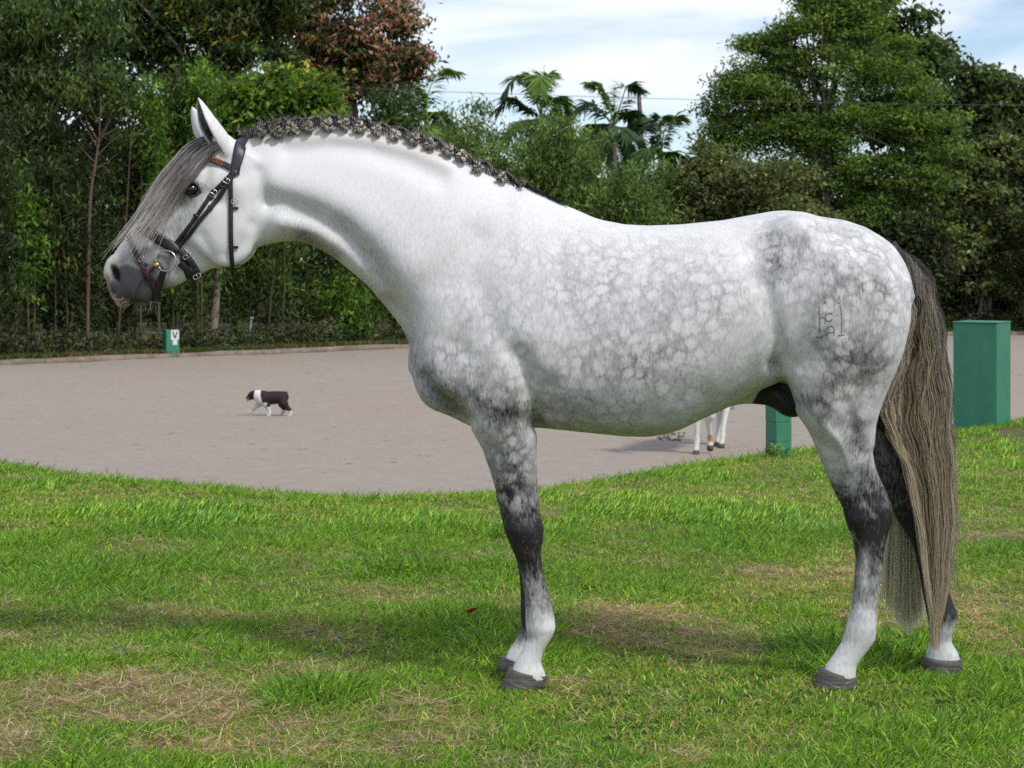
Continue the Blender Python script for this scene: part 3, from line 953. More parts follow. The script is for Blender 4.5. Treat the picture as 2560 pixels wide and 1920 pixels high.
def scatter(n, y0, y1, side, kinds, kind_fn):
    y = y0 + (y1 - y0) * rng.random(n)
    x = (rng.random(n) * 2 - 1) * (y * .283 + side)
    ok = y < edge_y(x) + (1.1 if kinds[0] < 16 else .4)
    x, y = x[ok], y[ok]
    d = dryness(x, y)
    keep, big = kind_fn(x, y, d)
    k = rng.random(len(x)) < keep
    x, y, d, big = x[k], y[k], d[k], big[k]
    m_ = len(x)
    tint = fbm(x, y, 1.2, 3, 95)
    tc_ = np.stack([.80 + .5 * tint, .86 + .28 * tint, .9 + .2 * tint], 1) * np.exp(rng.normal(0, .12, (m_, 1)))
    GP.append((np.stack([x, y, lawn_z(x, y) - .003], 1), np.stack([np.zeros(m_), np.zeros(m_), rng.normal(0, .5, m_) if kinds[0] < 16 else rng.uniform(0, 6.28, m_)], 1), big * rng.uniform(.8, 1.2, m_), rng.integers(kinds[0], kinds[1], m_), tc_))


def green_kind(x, y, d):
    big = np.clip(fbm(x, y, 1.7, 3, 91) * 1.9 - .38, .28, 1.25) * np.clip(1.0 - .5 * d, .45, 1.4)
    return np.clip(1.08 - .95 * np.clip(d, 0, 1.05), .10, 1), big


scatter(24000, 4.2, 7.0, 1.3, (0, 10), green_kind)
scatter(20000, 7.0, 9.4, 1.4, (0, 10), green_kind)
scatter(20000, 9.4, 12.4, 1.5, (10, 16), green_kind)
scatter(14000, 12.4, 18.5, 1.8, (10, 16), green_kind)
n_e = 5200                                                              # ragged fringe where the lawn rolls down to the sand
x = rng.uniform(-5.2, 6.2, n_e)
y = edge_y(x) + rng.uniform(-.7, .5, n_e)
tint = fbm(x, y, 1.2, 3, 95)
GP.append((np.stack([x, y, lawn_z(x, y) - .003], 1), np.stack([np.zeros(n_e), np.zeros(n_e), rng.normal(0, .6, n_e)], 1), rng.uniform(.5, 1.0, n_e) ** 1.3 * np.where(rng.random(n_e) < .06, 1.5, 1), rng.integers(0, 10, n_e),
           np.stack([.80 + .5 * tint, .86 + .28 * tint, .9 + .2 * tint], 1)))
scatter(21000, 4.2, 13.0, 1.3, (16, 21), lambda x, y, d: (np.ones(len(x)), np.full(len(x), 1.0)))
scatter(17000, 4.2, 13.0, 1.3, (21, 27), lambda x, y, d: (np.clip(d * 1.25, .025, 1), np.full(len(x), 1.0)))
gp = [np.concatenate([g[i] for g in GP]) for i in range(5)]
me = bpy.data.meshes.new('grass')
me.vertices.add(len(gp[0]))
me.vertices.foreach_set('co', gp[0].astype(np.float32).ravel())
for nm, ty, arr, key in (('rot', 'FLOAT_VECTOR', gp[1], 'vector'), ('scl', 'FLOAT', gp[2], 'value'), ('idx', 'INT', gp[3], 'value'), ('tint', 'FLOAT_COLOR', rgba(gp[4]), 'color')):
    a_ = me.attributes.new(nm, ty, 'POINT')
    a_.data.foreach_set(key, arr.astype(np.int32 if ty == 'INT' else np.float32).ravel())
me.materials.append(M_GRASS)
grass = link(bpy.data.objects.new('grass', me))
tag(grass, 'mown lawn of bright green grass tufts with straw coloured dry patches', 'grass', kind='stuff')
ng = bpy.data.node_groups.new('grass_scatter', 'GeometryNodeTree')
ng.interface.new_socket('Geometry', in_out='INPUT', socket_type='NodeSocketGeometry')
ng.interface.new_socket('Geometry', in_out='OUTPUT', socket_type='NodeSocketGeometry')
gi, go = ng.nodes.new('NodeGroupInput'), ng.nodes.new('NodeGroupOutput')
ci = ng.nodes.new('GeometryNodeCollectionInfo')
ci.inputs['Collection'].default_value = tuft_col
ci.inputs['Separate Children'].default_value = True
ci.inputs['Reset Children'].default_value = True
ip = ng.nodes.new('GeometryNodeInstanceOnPoints')
ip.inputs['Pick Instance'].default_value = True


def named(n_, ty):
    q_ = ng.nodes.new('GeometryNodeInputNamedAttribute')
    q_.data_type = ty
    q_.inputs['Name'].default_value = n_
    return q_.outputs['Attribute']


e2r = ng.nodes.new('FunctionNodeEulerToRotation')
ng.links.new(named('rot', 'FLOAT_VECTOR'), e2r.inputs[0])
ng.links.new(gi.outputs[0], ip.inputs['Points'])
ng.links.new(ci.outputs[0], ip.inputs['Instance'])
ng.links.new(named('idx', 'INT'), ip.inputs['Instance Index'])
ng.links.new(e2r.outputs[0], ip.inputs['Rotation'])
ng.links.new(named('scl', 'FLOAT'), ip.inputs['Scale'])
ng.links.new(ip.outputs[0], go.inputs[0])
md = grass.modifiers.new('scatter', 'NODES')
md.node_group = ng
# ------------------------------------------------------------------ the grey stallion: a body grown from contour-driven volumes
D0 = 6.06                                        # distance of the horse's middle plane
GX0, GX1, GY0, GY1, GZ0, GZ1 = -1.40, 1.56, -0.36, 0.36, -0.03, 1.97
STEP = 0.0062


class Field:
    def __init__(self, lo, hi, step):
        self.lo, self.step = np.array(lo, float), step
        self.n = np.ceil((np.array(hi) - self.lo) / step).astype(int) + 1
        self.ax = [(self.lo[k] + np.arange(self.n[k]) * step).astype(np.float32) for k in range(3)]
        self.d = np.full(self.n, 1.0, np.float32)

    def block(self, lo, hi):
        s = []
        for k in range(3):
            a = max(0, int((lo[k] - self.lo[k]) / self.step))
            b = min(self.n[k], int((hi[k] - self.lo[k]) / self.step) + 2)
            s.append(slice(a, b))
        return tuple(s), self.ax[0][s[0]][:, None, None], self.ax[1][s[1]][None, :, None], self.ax[2][s[2]][None, None, :]

    def union(self, sl, d, k):
        a = self.d[sl]
        if k <= 0:
            self.d[sl] = np.minimum(a, d)
            return
        h = np.maximum(k - np.abs(a - d), 0) / k
        self.d[sl] = np.minimum(a, d) - h * h * k * 0.25

    def subtract(self, sl, d, k):
        a = self.d[sl]
        b = -d
        h = np.maximum(k - np.abs(a - b), 0) / k
        self.d[sl] = np.maximum(a, b) + h * h * k * 0.25

    def ellipsoid(self, c, r, k=0.03, axes=None, cut=False):
        c, r = np.asarray(c, float), np.asarray(r, float)
        m = max(r) + k + 0.03
        sl, x, y, z = self.block(c - m, c + m)
        p = [x - c[0], y - c[1], z - c[2]]
        if axes is not None:
            A = np.asarray(axes, float)
            p = [p[0] * A[i][0] + p[1] * A[i][1] + p[2] * A[i][2] for i in range(3)]
        k0 = np.sqrt(sum((p[i] / r[i]) ** 2 for i in range(3))) + 1e-6
        k1 = np.sqrt(sum((p[i] / r[i] ** 2) ** 2 for i in range(3))) + 1e-6
        d = (k0 * (k0 - 1) / k1).astype(np.float32)
        (self.subtract if cut else self.union)(sl, d, k)

    def cone(self, a, b, ra, rb, k=0.03):
        """round cone between two points"""
        a, b = np.asarray(a, float), np.asarray(b, float)
        m = max(ra, rb) + k + 0.03
        sl, x, y, z = self.block(np.minimum(a, b) - m, np.maximum(a, b) + m)
        ab = b - a
        L2 = float(ab @ ab) + 1e-12
        t = np.clip(((x - a[0]) * ab[0] + (y - a[1]) * ab[1] + (z - a[2]) * ab[2]) / L2, 0, 1)
        dx, dy, dz = x - a[0] - t * ab[0], y - a[1] - t * ab[1], z - a[2] - t * ab[2]
        d = np.sqrt(dx * dx + dy * dy + dz * dz) - (ra + (rb - ra) * t)
        self.union(sl, d.astype(np.float32), k)

    def chain(self, pts, k=0.03):
        for p, q in zip(pts[:-1], pts[1:]):
            self.cone(p[:3], q[:3], p[3], q[3], k)

    def loft(self, p0, p1, upper, lower, width, k=0.04, D=D0, yc=0.0, egg=0.0, power=2.0):
        """volume with given side contours (photo pixels, at distance D) along the axis p0->p1.
        width: (pixel distance along the axis, half width in m[, lateral centre, egg])"""
        p0, p1 = np.asarray(p0, float), np.asarray(p1, float)
        s = D / F
        e = (p1 - p0) / np.linalg.norm(p1 - p0)
        n = np.array([e[1], -e[0]])
        if n[1] > 0 or (abs(n[1]) < 0.05 and n[0] > 0):
            n = -n                                                     # n looks up (or to the left for vertical parts)
        def tn(pts):
            q = np.asarray(pts, float) - p0
            t, h = q @ e, q @ n
            o = np.argsort(t, kind='stable')
            return t[o], h[o]
        tu, hu = tn(upper)
        tl, hl = tn(lower)
        t0, t1 = max(tu[0], tl[0]), min(tu[-1], tl[-1])
        ts = np.linspace(t0, t1, 400)
        hu_, hl_ = np.interp(ts, tu, hu), np.interp(ts, tl, hl)
        ker = np.hanning(9)
        ker /= ker.sum()
        sm = lambda v: np.convolve(np.pad(v, 4, mode='edge'), ker, 'valid')
        if len(ts) > 20:
            hu_, hl_ = sm(hu_), sm(hl_)
        w = np.asarray([list(r) + [yc, egg][len(r) - 2:] if len(r) < 4 else list(r) for r in width], float)
        ww = sm(np.interp(ts, w[:, 0], w[:, 1]))
        wy = sm(np.interp(ts, w[:, 0], w[:, 2]))
        wg = sm(np.interp(ts, w[:, 0], w[:, 3]))
        # world frame: e,n in (X,Z)
        O = W(p0[0], p0[1], D)
        E = np.array([e[0], -e[1]])
        Nn = np.array([n[0], -n[1]])
        pts = np.vstack([[O[0] + (E[0] * t + Nn[0] * h) * s, O[2] + (E[1] * t + Nn[1] * h) * s] for t, h in zip(np.r_[ts, ts], np.r_[hu_, hl_])])
        wm = ww.max() + np.abs(wy).max()
        m = k + 0.03
        sl, x, y, z = self.block((pts[:, 0].min() - m, -wm - m, pts[:, 1].min() - m), (pts[:, 0].max() + m, wm + m, pts[:, 1].max() + m))
        rx, rz = x - O[0], z - O[2]
        T = (rx * E[0] + rz * E[1]) / s
        Hh = (rx * Nn[0] + rz * Nn[1])
        Tc = np.clip(T, t0, t1)
        f = (Tc - t0) / (t1 - t0) * 399
        up, lo_ = np.interp(f, np.arange(400), hu_ * s), np.interp(f, np.arange(400), hl_ * s)
        wx, yy, eg = np.interp(f, np.arange(400), ww), np.interp(f, np.arange(400), wy), np.interp(f, np.arange(400), wg)
        a = np.maximum((up - lo_) / 2, 0.002)
        c = (up + lo_) / 2
        u = (Hh - c)
        un = np.clip(u / a, -1, 1)
        wx = np.maximum(wx * (1 - eg * un - 0.5 * np.abs(eg) * un * un * 0.3), 0.002)
        v = y - yy
        if power == 2.0:
            k0 = np.sqrt((u / a) ** 2 + (v / wx) ** 2) + 1e-6
        else:
            k0 = (np.abs(u / a) ** power + np.abs(v / wx) ** power) ** (1 / power) + 1e-6
        k1 = np.sqrt((u / a ** 2) ** 2 + (v / wx ** 2) ** 2) + 1e-6
        d = k0 * (k0 - 1) / k1
        d = np.maximum(d, -0.25)
        dt = (T - Tc) * s
        dt = np.abs(dt)
        d = np.where(dt > 0, np.sqrt(np.maximum(d, 0) ** 2 + dt ** 2) + np.minimum(d, 0) * 0, d)
        self.union(sl, d.astype(np.float32), k)

    def mesh(self):
        """surface nets"""
        d = self.d
        s = d < 0
        nx, ny, nz_ = d.shape
        cnt = np.zeros((nx - 1, ny - 1, nz_ - 1), np.int8)
        for i in (0, 1):
            for j in (0, 1):
                for k in (0, 1):
                    cnt += s[i:nx - 1 + i, j:ny - 1 + j, k:nz_ - 1 + k]
        act = (cnt > 0) & (cnt < 8)
        I, J, K = np.nonzero(act)
        idx = np.full(act.shape, -1, np.int32)
        idx[I, J, K] = np.arange(len(I))
        acc = np.zeros((len(I), 3))
        num = np.zeros(len(I))
        base = np.stack([I, J, K], 1).astype(float)
        crn = [(0, 0, 0), (1, 0, 0), (0, 1, 0), (1, 1, 0), (0, 0, 1), (1, 0, 1), (0, 1, 1), (1, 1, 1)]
        edges = [(0, 1), (2, 3), (4, 5), (6, 7), (0, 2), (1, 3), (4, 6), (5, 7), (0, 4), (1, 5), (2, 6), (3, 7)]
        cv = [d[I + a, J + b, K + c] for a, b, c in crn]
        for a, b in edges:
            va, vb = cv[a], cv[b]
            m = (va < 0) != (vb < 0)
            t = np.where(m, va / np.where(m, va - vb, 1), 0)
            pa, pb = np.array(crn[a], float), np.array(crn[b], float)
            acc += np.where(m[:, None], pa + t[:, None] * (pb - pa), 0)
            num += m
        V = self.lo + (base + acc / num[:, None]) * self.step
        quads = []
        for ax in range(3):
            o = [slice(None)] * 3
            o2 = [slice(None)] * 3
            o[ax] = slice(0, -1)
            o2[ax] = slice(1, None)
            sa, sb = s[tuple(o)], s[tuple(o2)]
            b, c = (ax + 1) % 3, (ax + 2) % 3
            e = np.argwhere(sa != sb)
            ok = (e[:, b] > 0) & (e[:, c] > 0) & (e[:, b] < d.shape[b] - 1) & (e[:, c] < d.shape[c] - 1)
            e = e[ok]
            ins = sa[e[:, 0], e[:, 1], e[:, 2]]
            def cell(db, dc):
                q = e.copy()
                q[:, b] += db
                q[:, c] += dc
                return idx[q[:, 0], q[:, 1], q[:, 2]]
            q = np.stack([cell(-1, -1), cell(0, -1), cell(0, 0), cell(-1, 0)], 1)
            q[~ins] = q[~ins][:, ::-1]
            quads.append(q)
        return V, np.vstack(quads)


def seg_dist(px, py, pts):
    """distance in pixels from points to a polyline"""
    best = np.full(px.shape, 1e9, np.float32)
    pts = np.asarray(pts, float)
    if len(pts) == 1:
        return np.hypot(px - pts[0, 0], py - pts[0, 1])
    for (ax, ay), (bx, by) in zip(pts[:-1], pts[1:]):
        dx, dy = bx - ax, by - ay
        t = np.clip(((px - ax) * dx + (py - ay) * dy) / (dx * dx + dy * dy + 1e-9), 0, 1)
        best = np.minimum(best, np.hypot(px - ax - t * dx, py - ay - t * dy))
    return best


def lap_smooth(V, Q, it, lam=0.5):
    n = len(V)
    a = np.concatenate([Q[:, 0], Q[:, 1], Q[:, 2], Q[:, 3]])
    b = np.concatenate([Q[:, 1], Q[:, 2], Q[:, 3], Q[:, 0]])
    deg = np.bincount(a, minlength=n) + np.bincount(b, minlength=n)
    for i in range(it):
        f = lam if i % 2 == 0 else -lam * 1.04
        s = np.stack([np.bincount(a, V[b, k], n) + np.bincount(b, V[a, k], n) for k in range(3)], 1)
        V = V + f * (s / deg[:, None] - V)
    return V


fld = Field((GX0, GY0, GZ0), (GX1, GY1, GZ1), STEP)
# barrel, croup and chest
T_UP = [(1030, 905), (1036, 850), (1060, 770), (1110, 660), (1170, 575), (1230, 520), (1292, 490), (1353, 497), (1406, 510), (1451, 529), (1480, 542),
        (1504, 550), (1562, 561), (1620, 564), (1701, 561), (1805, 551), (1875, 538), (1930, 528), (1963, 526), (2009, 530), (2044, 540), (2109, 550),
        (2159, 567), (2202, 592), (2228, 612), (2252, 646), (2271, 688), (2279, 730), (2281, 742)]
T_LO = [(1030, 915), (1036, 935), (1046, 965), (1060, 990), (1085, 1015), (1115, 1034), (1154, 1055), (1190, 1072), (1260, 1072), (1347, 1070), (1404, 1074), (1482, 1082), (1559, 1090),
        (1617, 1091), (1655, 1086), (1700, 1073), (1746, 1050), (1812, 1020), (1862, 992), (1920, 965), (2000, 960), (2080, 960), (2150, 940), (2210, 890),
        (2252, 830), (2270, 780), (2281, 745)]
tw = lambda x: x - 1030
fld.loft((1030, 800), (2281, 800), T_UP, T_LO,
         [(0, .03, 0, 0), (tw(1040), .085, 0, 0), (tw(1070), .13, 0, 0), (tw(1110), .165, 0, .1), (tw(1180), .20, 0, .2), (tw(1280), .228, 0, .32), (tw(1400), .252, 0, .30),
          (tw(1550), .275, 0, .10), (tw(1650), .285, 0, .05), (tw(1750), .282, 0, .0), (tw(1850), .270, 0, .0), (tw(1950), .272, 0, .05), (tw(2050), .280, 0, .05),
          (tw(2150), .255, 0, .0), (tw(2220), .19, 0, 0), (tw(2262), .11, 0, 0), (tw(2281), .03, 0, 0)], k=0.0, power=2.15)
# neck
NK_UP = [(560, 372), (610, 350), (640, 341), (702, 323), (759, 317), (824, 309), (873, 309), (926, 317), (987, 331), (1048, 349), (1109, 371), (1170, 402), (1231, 430),
         (1292, 459), (1330, 478), (1365, 505), (1390, 580)]
NK_LO = [(545, 470), (600, 560), (630, 612), (643, 618), (661, 613), (702, 604), (743, 602), (775, 611), (808, 627), (840, 647), (873, 674), (905, 700), (930, 724), (946, 745), (966, 769),
         (987, 796), (1005, 822), (1024, 860), (1040, 905), (1090, 960), (1170, 975)]
NA, NB = (590, 470), (1330, 790)
fld.loft(NA, NB, NK_UP, NK_LO,
         [(-60, .055, 0, .2), (20, .072, 0, .25), (100, .083, 0, .3), (200, .092, 0, .34), (300, .105, 0, .36), (400, .125, 0, .36), (500, .15, 0, .32), (600, .175, 0, .3), (760, .17, 0, .3)], k=0.055)
# head
HA, HB = (610, 430), (300, 760)
HD_UP = [(655, 395), (610, 356), (575, 345), (535, 352), (484, 398), (444, 446), (409, 494), (374, 540), (342, 570), (319, 588), (301, 611), (287, 631), (277, 654), (270, 678), (267, 699), (272, 720),
         (278, 741), (286, 755), (304, 768)]
HD_LO = [(680, 440), (670, 500), (650, 560), (644, 600), (628, 636), (604, 655), (580, 665), (545, 668), (527, 673), (500, 687), (465, 702), (447, 711), (423, 718),
         (405, 725), (394, 742), (384, 755), (367, 762), (346, 760), (332, 757), (318, 769), (304, 769)]
fld.loft(HA, HB, HD_UP, HD_LO,
         [(-60, .055, 0, -.05), (-20, .075, 0, -.1), (30, .092, 0, -.22), (80, .098, 0, -.28), (130, .092, 0, -.25), (180, .082, 0, -.2), (230, .068, 0, -.15), (290, .058, 0, -.05), (350, .056, 0, .0), (400, .058, 0, .05),
          (435, .05, 0, .05), (455, .032, 0, .05), (462, .012, 0, 0)], k=0.03, power=2.25)
# cheeks, brows, nostril rims, lip
for sgn in (-1, 1):
    c = W(572, 588, D0)
    fld.ellipsoid((c[0], sgn * .052, c[2]), (.095, .035, .105), k=0.03)
    c = W(492, 452, D0)
    fld.ellipsoid((c[0], sgn * .082, c[2]), (.045, .022, .022), k=0.03, axes=[[.8, 0, .6], [0, 1, 0], [-.6, 0, .8]])
    c = W(283, 668, D0)
    fld.ellipsoid((c[0], sgn * .040, c[2]), (.020, .020, .042), k=0.02, axes=[[.95, 0, -.3], [0, 1, 0], [.3, 0, .95]])
    c = W(430, 560, D0)                                                # facial crest
    fld.ellipsoid((c[0], sgn * .062, c[2]), (.012, .012, .09), k=0.03, axes=[[.73, 0, -.68], [0, 1, 0], [.68, 0, .73]])
# ears
EARS = []
for sgn, tip, dpt in ((-1, (493, 250), D0 - .05), (1, (478, 272), D0 + .05)):
    b = W(566, 372, dpt) if sgn < 0 else W(548, 378, dpt)
    tp = W(tip[0], tip[1], dpt)
    b[1], tp[1] = sgn * .050, sgn * .056
    ax = tp - b
    ln = np.linalg.norm(ax)
    ax /= ln
    sd = np.cross(ax, [0, 1, 0])
    sd /= np.linalg.norm(sd)
    ot = np.cross(sd, ax)
    for t_, r_ in ((-.12, .034), (.0, .033), (.10, .030), (.18, .024)):
        fld.ellipsoid(b + ax * ln * t_, (r_, r_ * .72, .026), k=0.02, axes=[sd, ot, ax])
    EARS.append((b, ax, ln, sd, ot, sgn))
# near and far fore legs
FL = [(850, 1110, 1290, .035, .115), (900, 1103, 1315, .058, .128), (960, 1114, 1338, .078, .136), (1010, 1142, 1346, .083, .130), (1073, 1181, 1347, .078, .118), (1123, 1206, 1341, .070, .108), (1183, 1227, 1342, .060, .102),
      (1238, 1243, 1347, .053, .10), (1284, 1251, 1351, .050, .10), (1302, 1256, 1355, .050, .10), (1320, 1261, 1359, .050, .10), (1352, 1272, 1357, .048, .10),
      (1380, 1283, 1352, .042, .10), (1405, 1294, 1355, .036, .10), (1439, 1303, 1362, .031, .10), (1480, 1310, 1371, .030, .10), (1517, 1313, 1380, .032, .10), (1545, 1313, 1387, .037, .10),
      (1572, 1315, 1389, .040, .10), (1597, 1319, 1378, .037, .10), (1627, 1304, 1359, .034, .10), (1655, 1288, 1352, .037, .10), (1680, 1277, 1362, .044, .10), (1698, 1274, 1366, .044, .10)]


def leg(rows, sgn, D, dx=0.0, k=0.045, ys=1.0):
    up = [(r[1] + dx, r[0]) for r in rows]
    lo = [(r[2] + dx, r[0]) for r in rows]
    y0 = rows[0][0]
    xm = 0.5 * (rows[len(rows) // 2][1] + rows[len(rows) // 2][2]) + dx
    fld.loft((xm, y0), (xm, rows[-1][0]), up, lo, [(r[0] - y0, r[3], sgn * r[4], 0) for r in rows], k=k, D=D)


leg(FL, -1, 5.96)
FLF = []
for r in FL:
    sc = 5.96 / 6.15
    f = min(max((r[0] - 1380) / 320, 0), 1)
    FLF.append((650 + (r[0] - 650) * sc, 1280 + (r[1] - 1280) * sc - 6 - 10 * f, 1280 + (r[2] - 1280) * sc - 6 - 10 * f, r[3], r[4] * .9))
leg(FLF, 1, 6.15)
# near and far hind legs
HL = [(700, 2010, 2268, .06, .150), (800, 1990, 2264, .085, .168), (880, 1968, 2244, .095, .170), (930, 1955, 2226, .098, .165), (977, 1967, 2207, .094, .155), (1020, 1987, 2192, .088, .145), (1059, 2012, 2183, .080, .135), (1105, 2031, 2181, .070, .125),
      (1160, 2054, 2191, .060, .115), (1215, 2077, 2210, .052, .105), (1266, 2104, 2230, .046, .10), (1293, 2112, 2231, .046, .10), (1320, 2121, 2222, .045, .10), (1353, 2131, 2213, .042, .10),
      (1394, 2138, 2207, .036, .10), (1449, 2134, 2199, .032, .10), (1513, 2127, 2192, .033, .10), (1540, 2120, 2191, .037, .10), (1568, 2113, 2190, .040, .10), (1600, 2104, 2186, .038, .10),
      (1618, 2093, 2173, .035, .10), (1637, 2081, 2158, .034, .10), (1660, 2064, 2140, .038, .10), (1678, 2056, 2138, .044, .10), (1692, 2054, 2138, .044, .10)]
leg(HL, -1, 5.97)
HLF = [(820, 2040, 2258, .075, .150), (900, 2040, 2250, .09, .155), (980, 2070, 2238, .088, .145), (1060, 2105, 2236, .080, .130), (1105, 2135, 2245, .070, .12), (1160, 2175, 2285, .060, .115), (1215, 2203, 2325, .052, .105),
       (1266, 2225, 2358, .047, .10), (1293, 2239, 2360, .046, .10), (1325, 2261, 2360, .044, .10), (1352, 2277, 2358, .040, .10), (1380, 2287, 2357, .036, .10), (1426, 2298, 2360, .032, .10),
       (1472, 2305, 2371, .032, .10), (1513, 2313, 2385, .035, .10), (1538, 2318, 2396, .039, .10), (1559, 2322, 2391, .038, .10), (1591, 2326, 2378, .033, .10), (1609, 2323, 2380, .034, .10), (1630, 2317, 2394, .040, .10),
       (1650, 2314, 2400, .044, .10), (1668, 2314, 2400, .044, .10)]
leg(HLF, 1, 6.16)
# muscles
for sgn in (-1, 1):
    for (px, py, rx, ry, rz, yy, tilt) in ((1255, 960, .10, .03, .11, .145, -.5),      # triceps
                                          (1975, 585, .06, .05, .05, .17, 0),          # hip
                                          (2120, 760, .12, .04, .18, .245, .2),        # thigh
                                          (2040, 990, .08, .03, .08, .175, .4)):
        c = W(px, py, D0)
        ct, st = math.cos(tilt), math.sin(tilt)
        fld.ellipsoid((c[0], sgn * yy, c[2]), (rx, ry, rz), k=0.07, axes=[[ct, 0, st], [0, 1, 0], [-st, 0, ct]])
# breast, sheath and scrotum
c = W(1075, 930, D0)
fld.ellipsoid((c[0] + .02, -.07, c[2] - .01), (.06, .08, .09), k=0.08)
fld.ellipsoid((c[0] + .02, .07, c[2] - .01), (.06, .08, .09), k=0.08)
a, b = W(1845, 975, D0), W(1925, 988, D0)
fld.cone((a[0], 0, a[2]), (b[0], 0, b[2]), .042, .034, k=0.04)
c = W(1972, 1015, D0)
fld.ellipsoid((c[0], 0, c[2] + .022), (.066, .055, .054), k=0.03, axes=[[.75, 0, -.66], [0, 1, 0], [.66, 0, .75]])
# relief drawn in side view: (polyline, height in m, sigma in px); outward is positive
RELIEF = [
    ([(668, 500), (720, 512), (790, 540), (860, 585), (920, 650), (970, 735), (1005, 815)], -.018, 20),   # jugular groove
    ([(690, 450), (790, 478), (880, 520), (950, 580), (1010, 660)], .010, 36),
    ([(700, 560), (800, 585), (880, 640), (950, 725)], .010, 20),
    ([(720, 372), (820, 366), (920, 378), (1020, 412), (1100, 452)], -.008, 18),
    ([(720, 345), (820, 335), (920, 343), (1030, 372), (1120, 410)], .008, 14),
    ([(642, 430), (654, 470), (668, 498)], -.008, 14),
    ([(662, 515), (655, 560), (646, 612)], -.008, 14),
    ([(515, 470), (545, 500)], -.008, 14),
    ([(505, 440), (520, 415), (545, 400)], -.012, 13),
    ([(445, 520), (420, 560), (395, 600)], -.009, 16),
    ([(447, 610), (480, 640), (505, 665)], -.010, 12),
    ([(384, 668), (362, 692), (345, 724), (327, 757)], -.006, 4),
    ([(1010, 815), (1052, 760), (1110, 690), (1190, 600)], -.012, 30),
    ([(1330, 1050), (1335, 1000), (1318, 940), (1290, 880)], -.014, 18),
    ([(1350, 1060), (1365, 1020), (1370, 960)], -.010, 18),
    ([(1062, 945), (1090, 985), (1130, 1015), (1172, 1050)], -.020, 11),
    ([(1180, 1000), (1230, 1040), (1290, 1050)], -.006, 18),
    ([(1900, 720), (1912, 780), (1922, 840), (1926, 905)], -.014, 16),
    ([(1880, 620), (1885, 680)], -.012, 30),
    ([(1790, 960), (1850, 940), (1920, 935)], .006, 28),
    ([(1700, 985), (1800, 955), (1880, 925)], -.005, 22),
    ([(2140, 620), (2165, 720), (2165, 830), (2135, 950)], -.006, 20),
    ([(2100, 1000), (2120, 1070), (2150, 1130)], -.008, 12),
    ([(2055, 1010), (2040, 1040), (2080, 1120)], .005, 14),
    ([(2180, 1130), (2195, 1200), (2205, 1250)], -.008, 9),
    ([(1275, 1180), (1290, 1250)], -.004, 12),
    ([(1325, 1410), (1333, 1470), (1345, 1530)], -.005, 7),
    ([(2172, 1380), (2168, 1450), (2162, 1520)], -.005, 7),
    ([(1420, 600), (1450, 700)], -.004, 60),
    ([(1190, 700), (1250, 830), (1325, 940)], -.008, 26),
    ([(1085, 760), (1078, 850), (1110, 930)], .007, 28),
    ([(1150, 860), (1200, 930), (1250, 985)], -.006, 20),
    ([(1292, 1090), (1303, 1160), (1306, 1240)], -.006, 9),
    ([(1235, 1100), (1258, 1180), (1270, 1250)], -.004, 9),
    ([(1285, 1325), (1325, 1330)], .006, 16),
    ([(1926, 905), (1955, 950), (1985, 1005)], -.008, 12),
    ([(2050, 1060), (2095, 1110), (2118, 1170)], .005, 8),
    ([(2185, 1270), (2140, 1300)], .006, 16),
    ([(1990, 700), (2040, 800), (2050, 900)], .006, 34),
    ([(2085, 560), (2130, 640)], -.005, 20),
    ([(1380, 1046), (1520, 1062), (1640, 1060)], .004, 12),
    ([(500, 590), (525, 640)], -.005, 12),
    ([(360, 640), (330, 655), (305, 640)], -.005, 12),
    ([(405, 560), (385, 600), (350, 620)], .004, 10),
    ([(590, 470), (610, 520), (606, 570)], .006, 18),
    ([(620, 560), (600, 610), (560, 640)], -.004, 10),
]
X2 = fld.ax[0][:, None]
Z2 = fld.ax[2][None, :]
PX2 = (CX + X2 * F / (D0 - .12)) + 0 * Z2
PY2 = (HY + (H - Z2) * F / (D0 - .12)) + 0 * X2
rel = np.zeros(PX2.shape, np.float32)
for pts, h, sg in RELIEF:
    rel += 1.3 * h * np.exp(-(seg_dist(PX2, PY2, pts) / sg) ** 2 * .5)
side = np.clip(np.abs(fld.ax[1]) / 0.05, 0, 1)
fld.d -= (rel[:, None, :] * side[None, :, None]).astype(np.float32)
# eye sockets, nostrils
for sgn in (-1, 1):
    c = W(479, 474, D0 - .09)
    fld.ellipsoid((c[0], sgn * .104, c[2]), (.026, .018, .020), k=0.012, cut=True)
    c = W(288, 684, D0 - .05)
    fld.ellipsoid((c[0], sgn * .056, c[2]), (.012, .034, .030), k=0.008, axes=[[.93, 0, .35], [0, 1, 0], [-.35, 0, .93]], cut=True)
HV, HQ = fld.mesh()
HV = lap_smooth(HV, HQ, 6, .5)
HV[:, 1] += D0

# ---- coat: darkness, dapples, pink skin, warm tint (pigment and some shade, painted in side view)
px = CX + HV[:, 0] * F / HV[:, 1]
py = HY + (H - HV[:, 2]) * F / HV[:, 1]
far = np.clip((HV[:, 1] - D0) / .06, 0, 1)


def soft(pts, sg):
    return np.exp(-(seg_dist(px, py, pts) / sg) ** 2 * .5)


